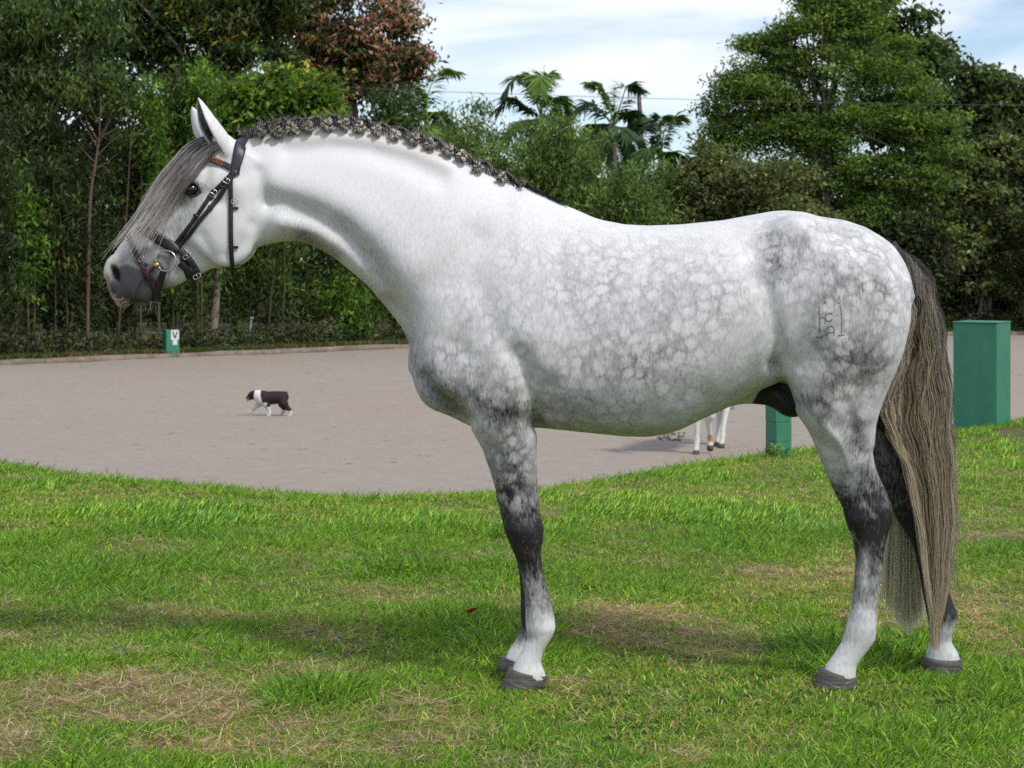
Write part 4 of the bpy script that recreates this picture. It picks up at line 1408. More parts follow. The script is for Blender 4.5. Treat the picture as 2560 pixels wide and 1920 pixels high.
dark = np.zeros(len(px))
DARK = [
    ([(330, 620), (380, 625)], .14, 26),
    ([(479, 474)], .92, 18), ([(470, 500), (455, 540), (440, 575)], .30, 24), ([(505, 470), (520, 478)], .30, 10),
    ([(440, 650), (405, 690)], .25, 22), ([(548, 400), (560, 390)], .12, 14),
    ([(760, 588), (800, 615), (830, 640)], .42, 16), ([(720, 572), (770, 590)], .2, 16),
    ([(850, 555), (920, 640), (975, 740)], .20, 26), ([(1000, 640), (960, 580)], .10, 40), ([(680, 500), (780, 530)], .12, 20),  # neck strokes: shade below the upper neck muscle painted into the coat
    ([(1020, 850), (1050, 930), (1080, 985), (1130, 1020)], .40, 26), ([(1100, 960), (1180, 1000), (1260, 1030)], .28, 32),
    ([(1300, 980), (1330, 1010)], .18, 30), ([(1130, 900), (1200, 960)], .18, 40),
    ([(1220, 1040), (1310, 1040)], .26, 32), ([(1265, 1075), (1290, 1120)], .26, 44),
    ([(1400, 1050), (1500, 1065), (1620, 1075)], .18, 26),  # belly underside: its shade painted into the coat
    ([(1560, 880), (1620, 900), (1680, 880)], .14, 46), ([(1450, 960), (1560, 960)], .10, 50), ([(1350, 1000), (1440, 1010)], .10, 36),
    ([(1925, 610), (1945, 660), (1925, 690)], .28, 26), ([(2000, 640), (2050, 680)], .18, 44), ([(2100, 720), (2190, 740)], .24, 38), ([(2140, 880), (2190, 900), (2180, 950)], .32, 30),
    ([(2185, 800), (2200, 860)], .25, 26), ([(2050, 860), (2100, 920)], .16, 40), ([(1990, 1000), (2030, 1010), (2060, 1000)], .34, 24), ([(2070, 960), (2140, 970)], .22, 26),
    ([(2060, 1060), (2120, 1050), (2160, 1060)], .38, 18), ([(2130, 1110), (2160, 1150), (2180, 1190)], .55, 20),
    ([(2150, 1080), (2165, 1120)], .30, 16), ([(1930, 900), (1930, 930)], .2, 14),
]
for pts, v, sg in DARK:
    dark = np.maximum(dark, 0) + v * soft(pts, sg) * (1 - np.clip(dark, 0, 1) * .6)
fore = np.interp(py, [1060, 1110, 1170, 1230, 1290, 1330, 1400, 1440, 1500, 1540, 1565, 1590, 1610, 1640], [0, .26, .40, .56, .76, .90, .86, .70, .60, .42, .22, .26, .08, .0])
fore = fore * np.where(py > 1090, 1, np.clip((1345 - px) / 20, 0, 1))
hind = np.interp(py, [1040, 1090, 1150, 1200, 1240, 1280, 1340, 1380, 1420, 1480, 1520, 1560, 1600, 1630], [0, .16, .30, .48, .70, .86, .90, .78, .60, .54, .38, .14, .20, .02])
back = np.clip((px - 2060 - (py - 1150) * .33) / 70, 0, 1)
hind = np.maximum(hind, np.interp(py, [1080, 1160, 1240, 1300], [0, .40, .78, .84]) * back)
isf = (px < 1600)
leg_d = np.where(isf, fore, hind)
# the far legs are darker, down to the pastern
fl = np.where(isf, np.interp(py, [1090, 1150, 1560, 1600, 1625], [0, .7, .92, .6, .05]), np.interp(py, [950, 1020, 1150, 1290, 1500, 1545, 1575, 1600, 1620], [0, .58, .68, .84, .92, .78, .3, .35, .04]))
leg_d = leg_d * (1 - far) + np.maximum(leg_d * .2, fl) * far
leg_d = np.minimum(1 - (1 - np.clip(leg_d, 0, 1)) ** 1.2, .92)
leg_d = np.maximum(leg_d, .13 * np.clip((py - 1540) / 30, 0, 1) * np.where(isf, np.clip((px - 1300) / 50, 0, 1), 1))
dark = np.maximum(dark, leg_d)
# lighter patches on the dark legs
for pts, v, sg in [([(1290, 1270), (1300, 1230)], .18, 12), ([(2160, 1260), (2185, 1290)], .2, 6), ([(2165, 1380), (2160, 1450)], .22, 9), ([(1350, 1500), (1340, 1460)], .2, 10), ([(1375, 1560)], .3, 16),
                   ([(2090, 1170), (2070, 1130)], .2, 26), ([(2130, 1340)], .25, 8)]:
    dark -= v * soft(pts, sg) * (1 - far)
skin = np.zeros(len(px))                                              # bare black skin, plus shade painted into the nostril and mouth line
y_in = np.abs(HV[:, 1] - D0)
skin = np.maximum(skin, np.clip((1 - np.hypot((px - 1935) / 62, (py - 992) / 42)) * 5, 0, 1) * (y_in < .095) * (px > 1885 - (py - 1000) * .6))
skin = np.maximum(skin, np.clip((1 - np.hypot((px - 1985) / 50, (py - 1030) / 45)) * 5, 0, 1) * (y_in < .085))
skin = np.maximum(skin, np.clip(soft([(290, 678), (293, 694)], 6) * 1.3, 0, 1))
skin = np.maximum(skin, np.clip(soft([(479, 474)], 11) * 1.3, 0, 1))
skin = np.maximum(skin, soft([(384, 668), (367, 688), (350, 722), (327, 757)], 2.6) * .95)
dark = np.clip(np.maximum(dark, skin * .98), 0, 1)
dap = np.zeros(len(px))
for pts, v, sg in [([(1480, 740), (1620, 760), (1760, 760)], .58, 85), ([(1500, 870), (1680, 890)], .72, 70), ([(1420, 650), (1700, 660)], .32, 50), ([(2050, 600), (2160, 640), (2230, 760)], .55, 55),
                   ([(1960, 620), (2060, 760), (2120, 900)], .46, 70), ([(1250, 900), (1420, 900)], .34, 80), ([(1130, 880), (1200, 960)], .34, 50), ([(1400, 1000), (1560, 1010), (1720, 980)], .36, 50), ([(1180, 780), (1320, 820)], .26, 90), ([(1060, 840), (1100, 780)], .14, 60), ([(2040, 1000), (2150, 1000)], .35, 46),
                   ([(1270, 1080), (1280, 1200)], .30, 40), ([(2080, 1120), (2110, 1180)], .22, 40), ([(1880, 860), (1840, 760)], .20, 50), ([(1290, 700), (1340, 780)], .12, 70)]:
    dap = np.maximum(dap, v * soft(pts, sg))
bx_m = np.clip((px - 1120) / 160, 0, 1) * np.clip((2270 - px) / 60, 0, 1) * np.clip((py - 545) / 110, 0, 1) * np.clip((1100 - py) / 60, 0, 1)
dap = np.minimum(dap, .42)
dap = np.maximum(dap, .22 * bx_m)
dark = np.maximum(dark, .045 * np.clip((px - 640) / 100, 0, 1) * np.clip((py - 420) / 160, 0, 1))
pink = np.maximum(.8 * soft([(276, 690), (271, 716)], 8), .9 * soft([(286, 745), (300, 756), (318, 758)], 12))
bx_m = np.clip((px - 1120) / 160, 0, 1) * np.clip((2270 - px) / 60, 0, 1) * np.clip((py - 545) / 110, 0, 1) * np.clip((1100 - py) / 60, 0, 1)
dap = np.minimum(dap, .42)
dap = np.maximum(dap, .22 * bx_m)
dark = np.maximum(dark, .045 * np.clip((px - 640) / 100, 0, 1) * np.clip((py - 420) / 160, 0, 1))
pink = np.maximum(pink, .6 * soft([(284, 672), (276, 684)], 7))
pink *= 1 - np.clip(skin, 0, 1)
tan = np.zeros(len(px))
for pts, v, sg in [([(640, 352), (760, 335), (860, 325), (980, 350), (1100, 392)], .45, 12), ([(770, 595), (820, 625)], .35, 24), ([(2040, 960), (2120, 960)], .20, 50), ([(1320, 1000), (1330, 1040)], .2, 26), ([(1250, 1120), (1300, 1200)], .15, 60)]:
    tan = np.maximum(tan, v * soft(pts, sg))
muz = np.zeros(len(px))
for pts, v, sg in [([(318, 690), (350, 705), (375, 725)], 1.0, 30), ([(308, 662), (345, 668), (385, 672)], .62, 26), ([(340, 748), (385, 742)], .8, 15), ([(292, 716), (316, 744)], 1.0, 19), ([(284, 640), (280, 660)], .35, 12), ([(415, 652)], .45, 20), ([(345, 640)], .35, 24)]:
    muz = np.maximum(muz, v * soft(pts, sg)) + .25 * v * soft(pts, sg) * (muz < v)
muz = np.clip(muz * 1.12, 0, 1)
COAT = np.stack([dark, dap, np.clip(pink, 0, 1), np.clip(tan, 0, 1)], 1)

mc, t, b, out = new_mat('dapple_grey_coat')
at = N(t, 'ShaderNodeAttribute', attribute_name='coat')
sp = N(t, 'ShaderNodeSeparateColor')
L(t, at.outputs['Color'], sp.inputs[0])
tc = N(t, 'ShaderNodeTexCoord')


def math_n(op, a, b_=None, clamp=False, c=None):
    n = N(t, 'ShaderNodeMath', operation=op, use_clamp=clamp)
    for i, s_ in enumerate((a, b_, c)):
        if s_ is None:
            continue
        if isinstance(s_, (int, float)):
            n.inputs[i].default_value = s_
        else:
            L(t, s_, n.inputs[i])
    return n.outputs[0]


def noise(scale, detail=3.0, vec=None, rough=.55, stretch=None, rot=None):
    n = N(t, 'ShaderNodeTexNoise', in_Scale=scale, in_Detail=detail, in_Roughness=rough)
    v = vec or tc.outputs['Object']
    if stretch:
        mp = N(t, 'ShaderNodeMapping')
        mp.inputs['Scale'].default_value = stretch
        if rot:
            mp.inputs['Rotation'].default_value = rot
        L(t, v, mp.inputs['Vector'])
        v = mp.outputs[0]
    L(t, v, n.inputs['Vector'])
    return n


hair = noise(150, 4.0, stretch=(1.0, .8, .30), rot=(0, .95, 0), rough=.7)
hair2 = noise(120, 4.0, stretch=(1.0, .8, .34), rot=(0, .15, 0), rough=.7)
mid = noise(16, 5.0, rough=.6)
warp = noise(38, 6.0, rough=.72)
wv = N(t, 'ShaderNodeVectorMath', operation='SCALE', in_Scale=.03)
L(t, warp.outputs['Color'], wv.inputs[0])
wa = N(t, 'ShaderNodeVectorMath', operation='ADD')
L(t, tc.outputs['Object'], wa.inputs[0])
L(t, wv.outputs[0], wa.inputs[1])
vor = N(t, 'ShaderNodeTexVoronoi', feature='F1', in_Scale=25.0, in_Randomness=1.0)
L(t, wa.outputs[0], vor.inputs['Vector'])
h = math_n('ADD', math_n('MULTIPLY', hair.outputs['Fac'], .6), math_n('MULTIPLY', hair2.outputs['Fac'], .4))
hc = math_n('SUBTRACT', h, .5)
m_c = math_n('SUBTRACT', mid.outputs['Fac'], .5)
vr = N(t, 'ShaderNodeSeparateColor')                                   # every pale spot has its own size, with feathered edges
L(t, vor.outputs['Color'], vr.inputs[0])
rad = math_n('ADD', .20, math_n('MULTIPLY', vr.outputs['Red'], .36))
dd = math_n('SUBTRACT', math_n('ADD', vor.outputs['Distance'], math_n('ADD', math_n('MULTIPLY', hc, 1.1), math_n('MULTIPLY', m_c, .5))), rad)
net = N(t, 'ShaderNodeMapRange', in_1=-.30, in_2=.26, in_3=0.0, in_4=1.0)
net.interpolation_type = 'SMOOTHSTEP'
L(t, dd, net.inputs[0])
vore = N(t, 'ShaderNodeTexVoronoi', feature='DISTANCE_TO_EDGE', in_Scale=25.0, in_Randomness=1.0)   # thin grey mesh between the spots
L(t, wa.outputs[0], vore.inputs['Vector'])
ned = N(t, 'ShaderNodeMapRange', in_1=.0, in_2=.22, in_3=1.0, in_4=.0)
ned.interpolation_type = 'SMOOTHSTEP'
L(t, math_n('ADD', vore.outputs['Distance'], math_n('MULTIPLY', hc, .75)), ned.inputs[0])
netm = math_n('ADD', math_n('MULTIPLY', net.outputs[0], .68), math_n('MULTIPLY', ned.outputs[0], .40))
inv = math_n('SUBTRACT', 1.05, sp.outputs['Red'])
dk = math_n('MULTIPLY', sp.outputs['Red'], math_n('ADD', 1.0, math_n('MULTIPLY', math_n('MULTIPLY', m_c, inv), .8)))
# dark patches are dappled too
dk = math_n('MULTIPLY', dk, math_n('ADD', 1.0, math_n('MULTIPLY', math_n('MULTIPLY', math_n('SUBTRACT', net.outputs[0], .5), inv), .34)))
dp = math_n('MULTIPLY', sp.outputs['Green'], math_n('MULTIPLY', netm, math_n('ADD', 1.0, math_n('MULTIPLY', m_c, 2.5))), clamp=True)
base = math_n('MAXIMUM', math_n('ADD', dk, math_n('MULTIPLY', dp, .68)), math_n('MULTIPLY', math_n('GREATER_THAN', sp.outputs['Red'], .99), .9))
amp = math_n('MULTIPLY', math_n('SQRT', math_n('MAXIMUM', math_n('MULTIPLY', base, math_n('SUBTRACT', 1.1, base, clamp=True)), 0.0)), 2.5)
base = math_n('MULTIPLY', base, math_n('ADD', 1.0, math_n('MULTIPLY', base, .14)))
fac = math_n('ADD', base, math_n('MULTIPLY', hc, amp), clamp=True)
fac = math_n('ADD', fac, math_n('MULTIPLY', math_n('MAXIMUM', hc, 0.0), .42), clamp=True)
lt = N(t, 'ShaderNodeMix', data_type='RGBA')
L(t, at.outputs['Alpha'], lt.inputs['Factor'])
lt.inputs['A'].default_value = (.72, .715, .705, 1)
lt.inputs['B'].default_value = (.60, .50, .38, 1)
m1 = N(t, 'ShaderNodeMix', data_type='RGBA')
L(t, fac, m1.inputs['Factor'])
L(t, lt.outputs['Result'], m1.inputs['A'])
m1.inputs['B'].default_value = (.020, .018, .020, 1)
mu = N(t, 'ShaderNodeAttribute', attribute_name='muzzle')
mn = noise(330, 4.0, rough=.7)
mg = N(t, 'ShaderNodeValToRGB')
mg.color_ramp.elements[0].position, mg.color_ramp.elements[0].color = .35, (.030, .029, .032, 1)
mg.color_ramp.elements[1].position, mg.color_ramp.elements[1].color = .66, (.070, .067, .072, 1)
me_ = mg.color_ramp.elements.new(.72)
me_.color = (.30, .27, .26, 1)
L(t, mn.outputs['Fac'], mg.inputs[0])
m15 = N(t, 'ShaderNodeMix', data_type='RGBA')
L(t, mu.outputs['Fac'], m15.inputs['Factor'])
L(t, m1.outputs['Result'], m15.inputs['A'])
L(t, mg.outputs[0], m15.inputs['B'])
spk = noise(120, 3.0)
pk = math_n('MULTIPLY', sp.outputs['Blue'], math_n('GREATER_THAN', math_n('ADD', spk.outputs['Fac'], math_n('MULTIPLY', sp.outputs['Blue'], .30)), .72))
m2 = N(t, 'ShaderNodeMix', data_type='RGBA')
L(t, pk, m2.inputs['Factor'])
L(t, m15.outputs['Result'], m2.inputs['A'])
m2.inputs['B'].default_value = (.58, .33, .27, 1)
L(t, m2.outputs['Result'], b.inputs['Base Color'])
b.inputs['Roughness'].default_value = .48
b.inputs['Specular IOR Level'].default_value = .32
bp = N(t, 'ShaderNodeBump', in_Strength=.35, in_Distance=.004)
L(t, h, bp.inputs['Height'])
L(t, bp.outputs[0], b.inputs['Normal'])
M_COAT = mc

horse = empty('horse', (0.35, D0, 0.0), 'dapple grey stallion with button braided mane standing side on, wearing a bridle', 'horse')
body = mesh_np('body', HV, HQ, M_COAT, horse, True, {'coat': ('FLOAT_COLOR', 'POINT', COAT), 'muzzle': ('FLOAT', 'POINT', muz)})
body_bvh = BVHTree.FromPolygons([tuple(v) for v in HV], [tuple(q) for q in HQ])

# ears: cupped shells with dark fringed hollows
for b_, ax, ln, sd, ot, sgn in EARS:
    face = np.array([-.80, -.30 * (1 if sgn < 0 else -1), 0.0])
    if sgn < 0:
        face = np.array([-.72, -.55, 0.0])
    else:
        face = np.array([-.72, .55, 0.0])
    face -= ax * (face @ ax)
    face /= np.linalg.norm(face)
    bi = np.cross(ax, face)
    nt_, na_ = 22, 25
    ths = np.linspace(-2.62, 2.62, na_)
    tsr = np.linspace(-.06, 1, nt_)
    prof = np.interp(tsr, [-.06, .1, .3, .5, .66, .8, .9, .97, 1], [.031, .0345, .0365, .034, .028, .020, .0125, .006, .001])
    opn = np.interp(tsr, [-.06, .05, .2, .5, .8, 1], [1.06, 1.03, .93, .84, .80, .8])
    curve = -.012 * np.sin(np.clip(tsr, 0, 1) * np.pi) + .010 * np.clip(tsr - .55, 0, 1) ** 1.2 * 2
    V, Cc = [], []
    for lay in (0, 1):
        for i in range(nt_):
            r_ = prof[i] * (1 if lay == 0 else .80)
            for th_ in ths:
                a_ = np.pi + th_ * opn[i]
                p_ = b_ + ax * (ln * 1.03 * tsr[i]) - face * curve[i] + (face * math.cos(a_) + bi * math.sin(a_) * .92) * r_
                V.append(p_)
                e_ = abs(th_) / 2.62
                if lay == 0:
                    Cc.append((.06 + .3 * max(0, tsr[i] - .88) * 4 + (.2 if e_ > .97 else 0), 0, 0, 0))
                else:
                    Cc.append((min(.86, .55 + .35 * (1 - tsr[i])) * (1 - .6 * (e_ > .9)), 0, 0, .3))
    V = np.array(V)
    V[:, 1] += D0
    k = nt_ * na_
    Q = []
    for i in range(nt_ - 1):
        for j in range(na_ - 1):
            a_ = i * na_ + j
            Q.append((a_, a_ + na_, a_ + na_ + 1, a_ + 1))
            Q.append((k + a_, k + a_ + 1, k + a_ + na_ + 1, k + a_ + na_))
        for j in (0, na_ - 1):
            a_ = i * na_ + j
            Q.append((a_, k + a_, k + a_ + na_, a_ + na_))
    mesh_np('ear', V, np.array(Q), M_COAT, horse, True, {'coat': ('FLOAT_COLOR', 'POINT', np.array(Cc))})
# ------------------------------------------------------------------ hooves
M_HOOF = simple_mat('hoof_horn', (0.055, 0.052, 0.05), (0.15, 0.14, 0.125), scale=22, rough=0.65, bump=0.5, stretch=(.5, .5, 3.0))


def hoof(tl, tr, bl, br, D, yc, wt, wb):
    n, m = 28, 7
    V = []
    for i in range(m):
        f = i / (m - 1)
        l = np.array(tl) * (1 - f) + np.array(bl) * f
        r = np.array(tr) * (1 - f) + np.array(br) * f
        bul = 1.0 + .035 * math.sin(f * 20) * (1 - f)
        w = wt * (1 - f) + wb * f
        for k in range(n):
            a = 2 * math.pi * k / n
            c = .5 * (l + r) + .5 * (r - l) * math.cos(a) * bul
            p = W(c[0], c[1], D)
            p[1] = D0 + yc + w * math.sin(a) * bul * (1 - .18 * math.cos(a))
            V.append(p)
    i = np.arange(m - 1)[:, None] * n
    j = np.arange(n)[None, :]
    q = np.stack([i + j, i + n + j, i + n + (j + 1) % n, i + (j + 1) % n], -1).reshape(-1, 4)
    c0 = .5 * (W(tl[0], tl[1], D) + W(tr[0], tr[1], D))
    c1 = .5 * (W(bl[0], bl[1], D) + W(br[0], br[1], D))
    c0[1] = c1[1] = D0 + yc
    V += [c0, c1]
    jj = np.arange(n)
    t = np.vstack([np.stack([np.full(n, n * m), jj, (jj + 1) % n], -1), np.stack([np.full(n, n * m + 1), (m - 1) * n + (jj + 1) % n, (m - 1) * n + jj], -1)])
    return mesh_np('hoof', np.array(V), [q, t], M_HOOF, horse)


hoof((1271, 1668), (1369, 1690), (1252, 1722), (1363, 1716), 5.96, -.10, .045, .057)
hoof((1254, 1640), (1345, 1660), (1236, 1690), (1340, 1688), 6.15, .09, .048, .058)
hoof((2050, 1666), (2142, 1692), (2031, 1716), (2144, 1714), 5.97, -.10, .045, .055)
hoof((2310, 1642), (2405, 1647), (2308, 1690), (2408, 1692), 6.16, .10, .048, .056)

# ------------------------------------------------------------------ eyes
M_EYE, t, b, out = new_mat('dark_eye')
b.inputs['Base Color'].default_value = (.012, .008, .006, 1)
b.inputs['Roughness'].default_value = .06
b.inputs['Specular IOR Level'].default_value = .7
for sgn in (-1, 1):
    c = W(478, 473, D0 - .085)
    a = Acc()
    th = np.linspace(0, np.pi, 12)
    ph = np.linspace(0, 2 * np.pi, 20, endpoint=False)
    V = np.array([[math.sin(x) * math.cos(y), math.sin(x) * math.sin(y), math.cos(x)] for x in th for y in ph])
    V = V * np.array([.024, .020, .0185]) + np.array([c[0], D0 + sgn * .089, c[2]])
    i = np.arange(11)[:, None] * 20
    j = np.arange(20)[None, :]
    q = np.stack([i + j, i + 20 + j, i + 20 + (j + 1) % 20, i + (j + 1) % 20], -1).reshape(-1, 4)
    a.add(V, q)
    a.build('eye', M_EYE, horse)


# ------------------------------------------------------------------ hair: strands as narrow ribbons
def strands(curves, width, cols, taper=.35, twist=1.0):
    """curves (n,m,3); width scalar or (n,); cols (n,m,3) -> verts, quads, colours"""
    n, m, _ = curves.shape
    tan = np.gradient(curves, axis=1)
    tan /= np.linalg.norm(tan, axis=2, keepdims=True) + 1e-9
    view = np.array([0, -1.0, 0])
    ang = rng.uniform(-twist, twist, n)
    s0 = np.cross(tan, view)
    s0 /= np.linalg.norm(s0, axis=2, keepdims=True) + 1e-9
    s1 = np.cross(tan, s0)
    s = np.cos(ang)[:, None, None] * s0 + np.sin(ang)[:, None, None] * s1
    w = np.broadcast_to(np.asarray(width, float), (n,))[:, None] * (1 - (1 - taper) * np.linspace(0, 1, m)[None, :] ** 2)
    a = curves - s * w[:, :, None] * .5
    b_ = curves + s * w[:, :, None] * .5
    V = np.stack([a, b_], 2).reshape(-1, 3)
    k = (np.arange(n)[:, None] * m + np.arange(m - 1)[None, :]) * 2
    Q = np.stack([k, k + 1, k + 3, k + 2], -1).reshape(-1, 4)
    C = np.repeat(cols.reshape(-1, 3), 2, axis=0)
    return V, Q, C


def px_curves(P, D):
    """(...,2) pixel curves with per-point distance -> world"""
    return np.stack([(P[..., 0] - CX) * D / F, D, H - (P[..., 1] - HY) * D / F], -1)


def ray_body(px_, py_):
    d = Vector(((px_ - CX) / F, 1.0, -(py_ - HY) / F))
    loc, nor, idx, dist = body_bvh.ray_cast(Vector((0, 0, H)), d.normalized())
    return loc, nor


def lerp_cols(f, stops):
    xs = [s_[0] for s_ in stops]
    return np.stack([np.interp(f, xs, [s_[1][k] for s_ in stops]) for k in range(3)], -1)


# tail ---------------------------------------------------------------
TL = catmull([(2226, 618), (2250, 668), (2266, 730), (2270, 790), (2256, 860), (2234, 920), (2212, 994), (2216, 1060), (2240, 1115), (2264, 1165), (2284, 1250), (2302, 1340), (2316, 1450), (2332, 1555)], 72)
TR = catmull([(2224, 609), (2284, 640), (2326, 700), (2344, 770), (2358, 850), (2368, 950), (2374, 1040), (2379, 1140), (2384, 1230), (2382, 1320), (2374, 1410), (2360, 1500), (2340, 1575)], 72)
n_s = 5600
NL = 64
lock = rng.integers(0, NL, n_s)
lu = rng.random(NL)
u = np.clip(lu[lock] + rng.normal(0, .05, n_s), 0, 1)
fr = rng.random(NL)[lock]
dep = np.clip(rng.normal(0, .12, n_s) + (fr - .5) * 1.9, -1.1, 1.1)
m = 72
tt = np.linspace(0, 1, m)
P = TL[None] * (1 - u[:, None, None]) + TR[None] * u[:, None, None]
amp = np.interp(tt, [0, .06, .14, .42, .65, 1], [0, 5, 10.5, 8.5, 4, 2])
phs = (lu * 7 + rng.random(NL) * 2.2)[lock] + rng.normal(0, .25, n_s)
frq = (rng.random(NL) * 14 + 38)[lock] + rng.normal(0, .5, n_s)
P[..., 0] += amp[None] * np.sin(tt[None] * frq[:, None] + phs[:, None]) * rng.uniform(.5, 1.1, n_s)[:, None]
P[..., 0] += np.cumsum(rng.normal(0, .5, (n_s, m)), axis=1)
ln = np.where(rng.random(n_s) < .7, rng.uniform(.80, 1.06, n_s), rng.uniform(.45, .9, n_s))
start = np.clip(rng.beta(1.0, 2.6, n_s) * .55 - .06, 0, .5)
P0 = P.copy()
for i in range(n_s):                                                    # strands start along the dock and end at different lengths
    s_ = np.clip(start[i] + tt * (ln[i] - start[i]), 0, 1.06)
    P[i, :, 0] = np.interp(s_, tt, P0[i, :, 0])
    P[i, :, 1] = np.interp(s_, tt, P0[i, :, 1]) + np.maximum(s_ - 1, 0) * 900
D = D0 + .02 + dep[:, None] * (.012 + .055 * np.sin(np.clip(tt * 1.3, 0, 1) * np.pi * .5)[None]) + 0 * P[..., 0]
cv = px_curves(P, D)
val = rng.random(NL)[lock] * .62 + rng.random(n_s) * .38
ff = np.clip(start[:, None] + tt[None] * (1 - start[:, None]), 0, 1)
cA = lerp_cols(ff, [(0, (.17, .16, .155)), (.10, (.29, .25, .21)), (.35, (.38, .31, .225)), (.65, (.50, .405, .275)), (1, (.58, .48, .33))])
cB = lerp_cols(ff, [(0, (.03, .03, .033)), (.3, (.07, .058, .046)), (.6, (.15, .11, .07)), (1, (.28, .20, .12))])
k = np.clip(val * 1.6 - .28 - .35 * dep, 0, 1)[:, None, None]  # deeper strands turn darker: inner shade of the tail put into the hair colour
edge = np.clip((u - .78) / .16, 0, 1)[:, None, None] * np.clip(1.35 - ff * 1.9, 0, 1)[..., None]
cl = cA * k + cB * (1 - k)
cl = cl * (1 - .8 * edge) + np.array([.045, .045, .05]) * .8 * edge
pale = (rng.random(n_s) < .10)[:, None, None]
cl = np.where(pale, np.minimum(cl * 1.5 + .04, .5), cl)
k_ = np.linspace(0, m - 1, 38).round().astype(int)
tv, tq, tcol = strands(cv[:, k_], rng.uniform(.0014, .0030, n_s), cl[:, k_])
# the pale lower lock that hangs behind the far leg
n2 = 2600
PLl = catmull([(2238, 1180), (2228, 1270), (2214, 1380), (2208, 1480), (2204, 1570)], 24)
PLr = catmull([(2262, 1180), (2290, 1300), (2304, 1400), (2312, 1500), (2316, 1610)], 24)
u2 = rng.random(n2)
P2 = PLl[None] * (1 - u2[:, None, None]) + PLr[None] * u2[:, None, None]
t2 = np.linspace(0, 1, 24)
l2 = np.where(rng.random(n2) < .35, rng.uniform(.75, 1.0, n2), rng.uniform(.35, .92, n2)) * (1 - .28 * np.abs(u2 - .55))
for i in range(n2):
    s_ = t2 * l2[i]
    q0 = P2[i].copy()
    P2[i, :, 0] = np.interp(s_, t2, q0[:, 0]) + np.cumsum(rng.normal(0, .5, 24))
    P2[i, :, 1] = np.interp(s_, t2, q0[:, 1])
c2 = px_curves(P2, D0 + .19 + rng.normal(0, .015, n2)[:, None] + 0 * P2[..., 0])
cc2 = lerp_cols(np.broadcast_to(t2, (n2, 24)), [(0, (.62, .55, .37)), (.4, (.82, .75, .56)), (1, (.84, .78, .60))]) * rng.uniform(.7, 1.2, n2)[:, None, None]
v2, q2, k2 = strands(c2, rng.uniform(.0034, .0056, n2), cc2, twist=.6)
# fly-away hairs on the back edge
n3 = 260
P3 = np.zeros((n3, 14, 2))
t3 = np.linspace(0, 1, 14)
for i in range(n3):
    s0_ = rng.uniform(.06, .8)
    bx, by = np.interp(s0_, tt, TR[:, 0]), np.interp(s0_, tt, TR[:, 1])
    ll = rng.uniform(60, 150)
    P3[i, :, 0] = bx - 12 + t3 * rng.uniform(8, 42) + 4 * np.sin(t3 * 3 + rng.random() * 3)
    P3[i, :, 1] = by + t3 * ll
c3 = px_curves(P3, D0 + rng.normal(0, .03, n3)[:, None] + 0 * P3[..., 0])
v3, q3, k3 = strands(c3, .0013, np.broadcast_to(rng.uniform(.12, .5, n3)[:, None, None] * np.array([1, .93, .82]), (n3, 14, 3)))
acc = Acc()
acc.add(tv, tq, None, tcol)
lockp = Acc()
lockp.add(v2, q2, None, k2)
acc.add(v3, q3, None, k3)
# the dock under the hair
dock = [W(2222, 618, D0), W(2252, 655, D0), W(2268, 720, D0 + .005), W(2266, 800, D0 + .01), W(2254, 880, D0 + .015)]
acc.tube(catmull(dock, 14), np.linspace(.030, .008, 14), 10, (.05, .045, .042))
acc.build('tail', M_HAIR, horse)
lockp.build('tail_lock', M_HAIRP, horse)['label'] = 'pale cream lower lock of the tail'

# forelock ------------------------------------------------------------
FU = catmull([(552, 350), (515, 344), (470, 366), (428, 412), (392, 458), (364, 502), (340, 548), (316, 590), (290, 640)], 26)
FLo = catmull([(562, 366), (540, 372), (518, 396), (494, 428), (464, 468), (441, 508), (424, 544), (406, 584), (388, 640)], 26)
n_f = 1400
u = np.clip(rng.beta(1.1, 1.1, n_f) * 1.06 - .03, -.04, 1.04)
P = FU[None] * (1 - u[:, None, None]) + FLo[None] * u[:, None, None]
tt = np.linspace(0, 1, 26)
kk = rng.integers(0, 30, n_f)
P[..., 1] += (3.5 * np.sin(tt * np.pi))[None] * np.sin(tt[None] * (rng.random(30)[kk] * 5 + 4)[:, None] + (rng.random(30)[kk] * 6)[:, None])
P += np.cumsum(rng.normal(0, .9, P.shape), axis=1)
wis = rng.random(n_f) < .10
P[..., 0] -= np.where(wis, rng.uniform(6, 46, n_f), 0)[:, None] * np.clip((tt - .6) / .4, 0, 1)[None] ** 1.6
P[..., 1] -= np.where(wis, rng.uniform(-14, 10, n_f), 0)[:, None] * np.clip((tt - .55) / .45, 0, 1)[None] ** 2
ln = np.clip(rng.normal(.58, .12, n_f), .3, .92)
ln = np.where(wis, rng.uniform(.8, 1, n_f), ln + .06 * (u < .45) - .07 * np.clip((u - .6) * 2.5, 0, 1))
for i in range(n_f):
    q0 = P[i].copy()
    P[i, :, 0] = np.interp(tt * ln[i], tt, q0[:, 0])
    P[i, :, 1] = np.interp(tt * ln[i], tt, q0[:, 1])
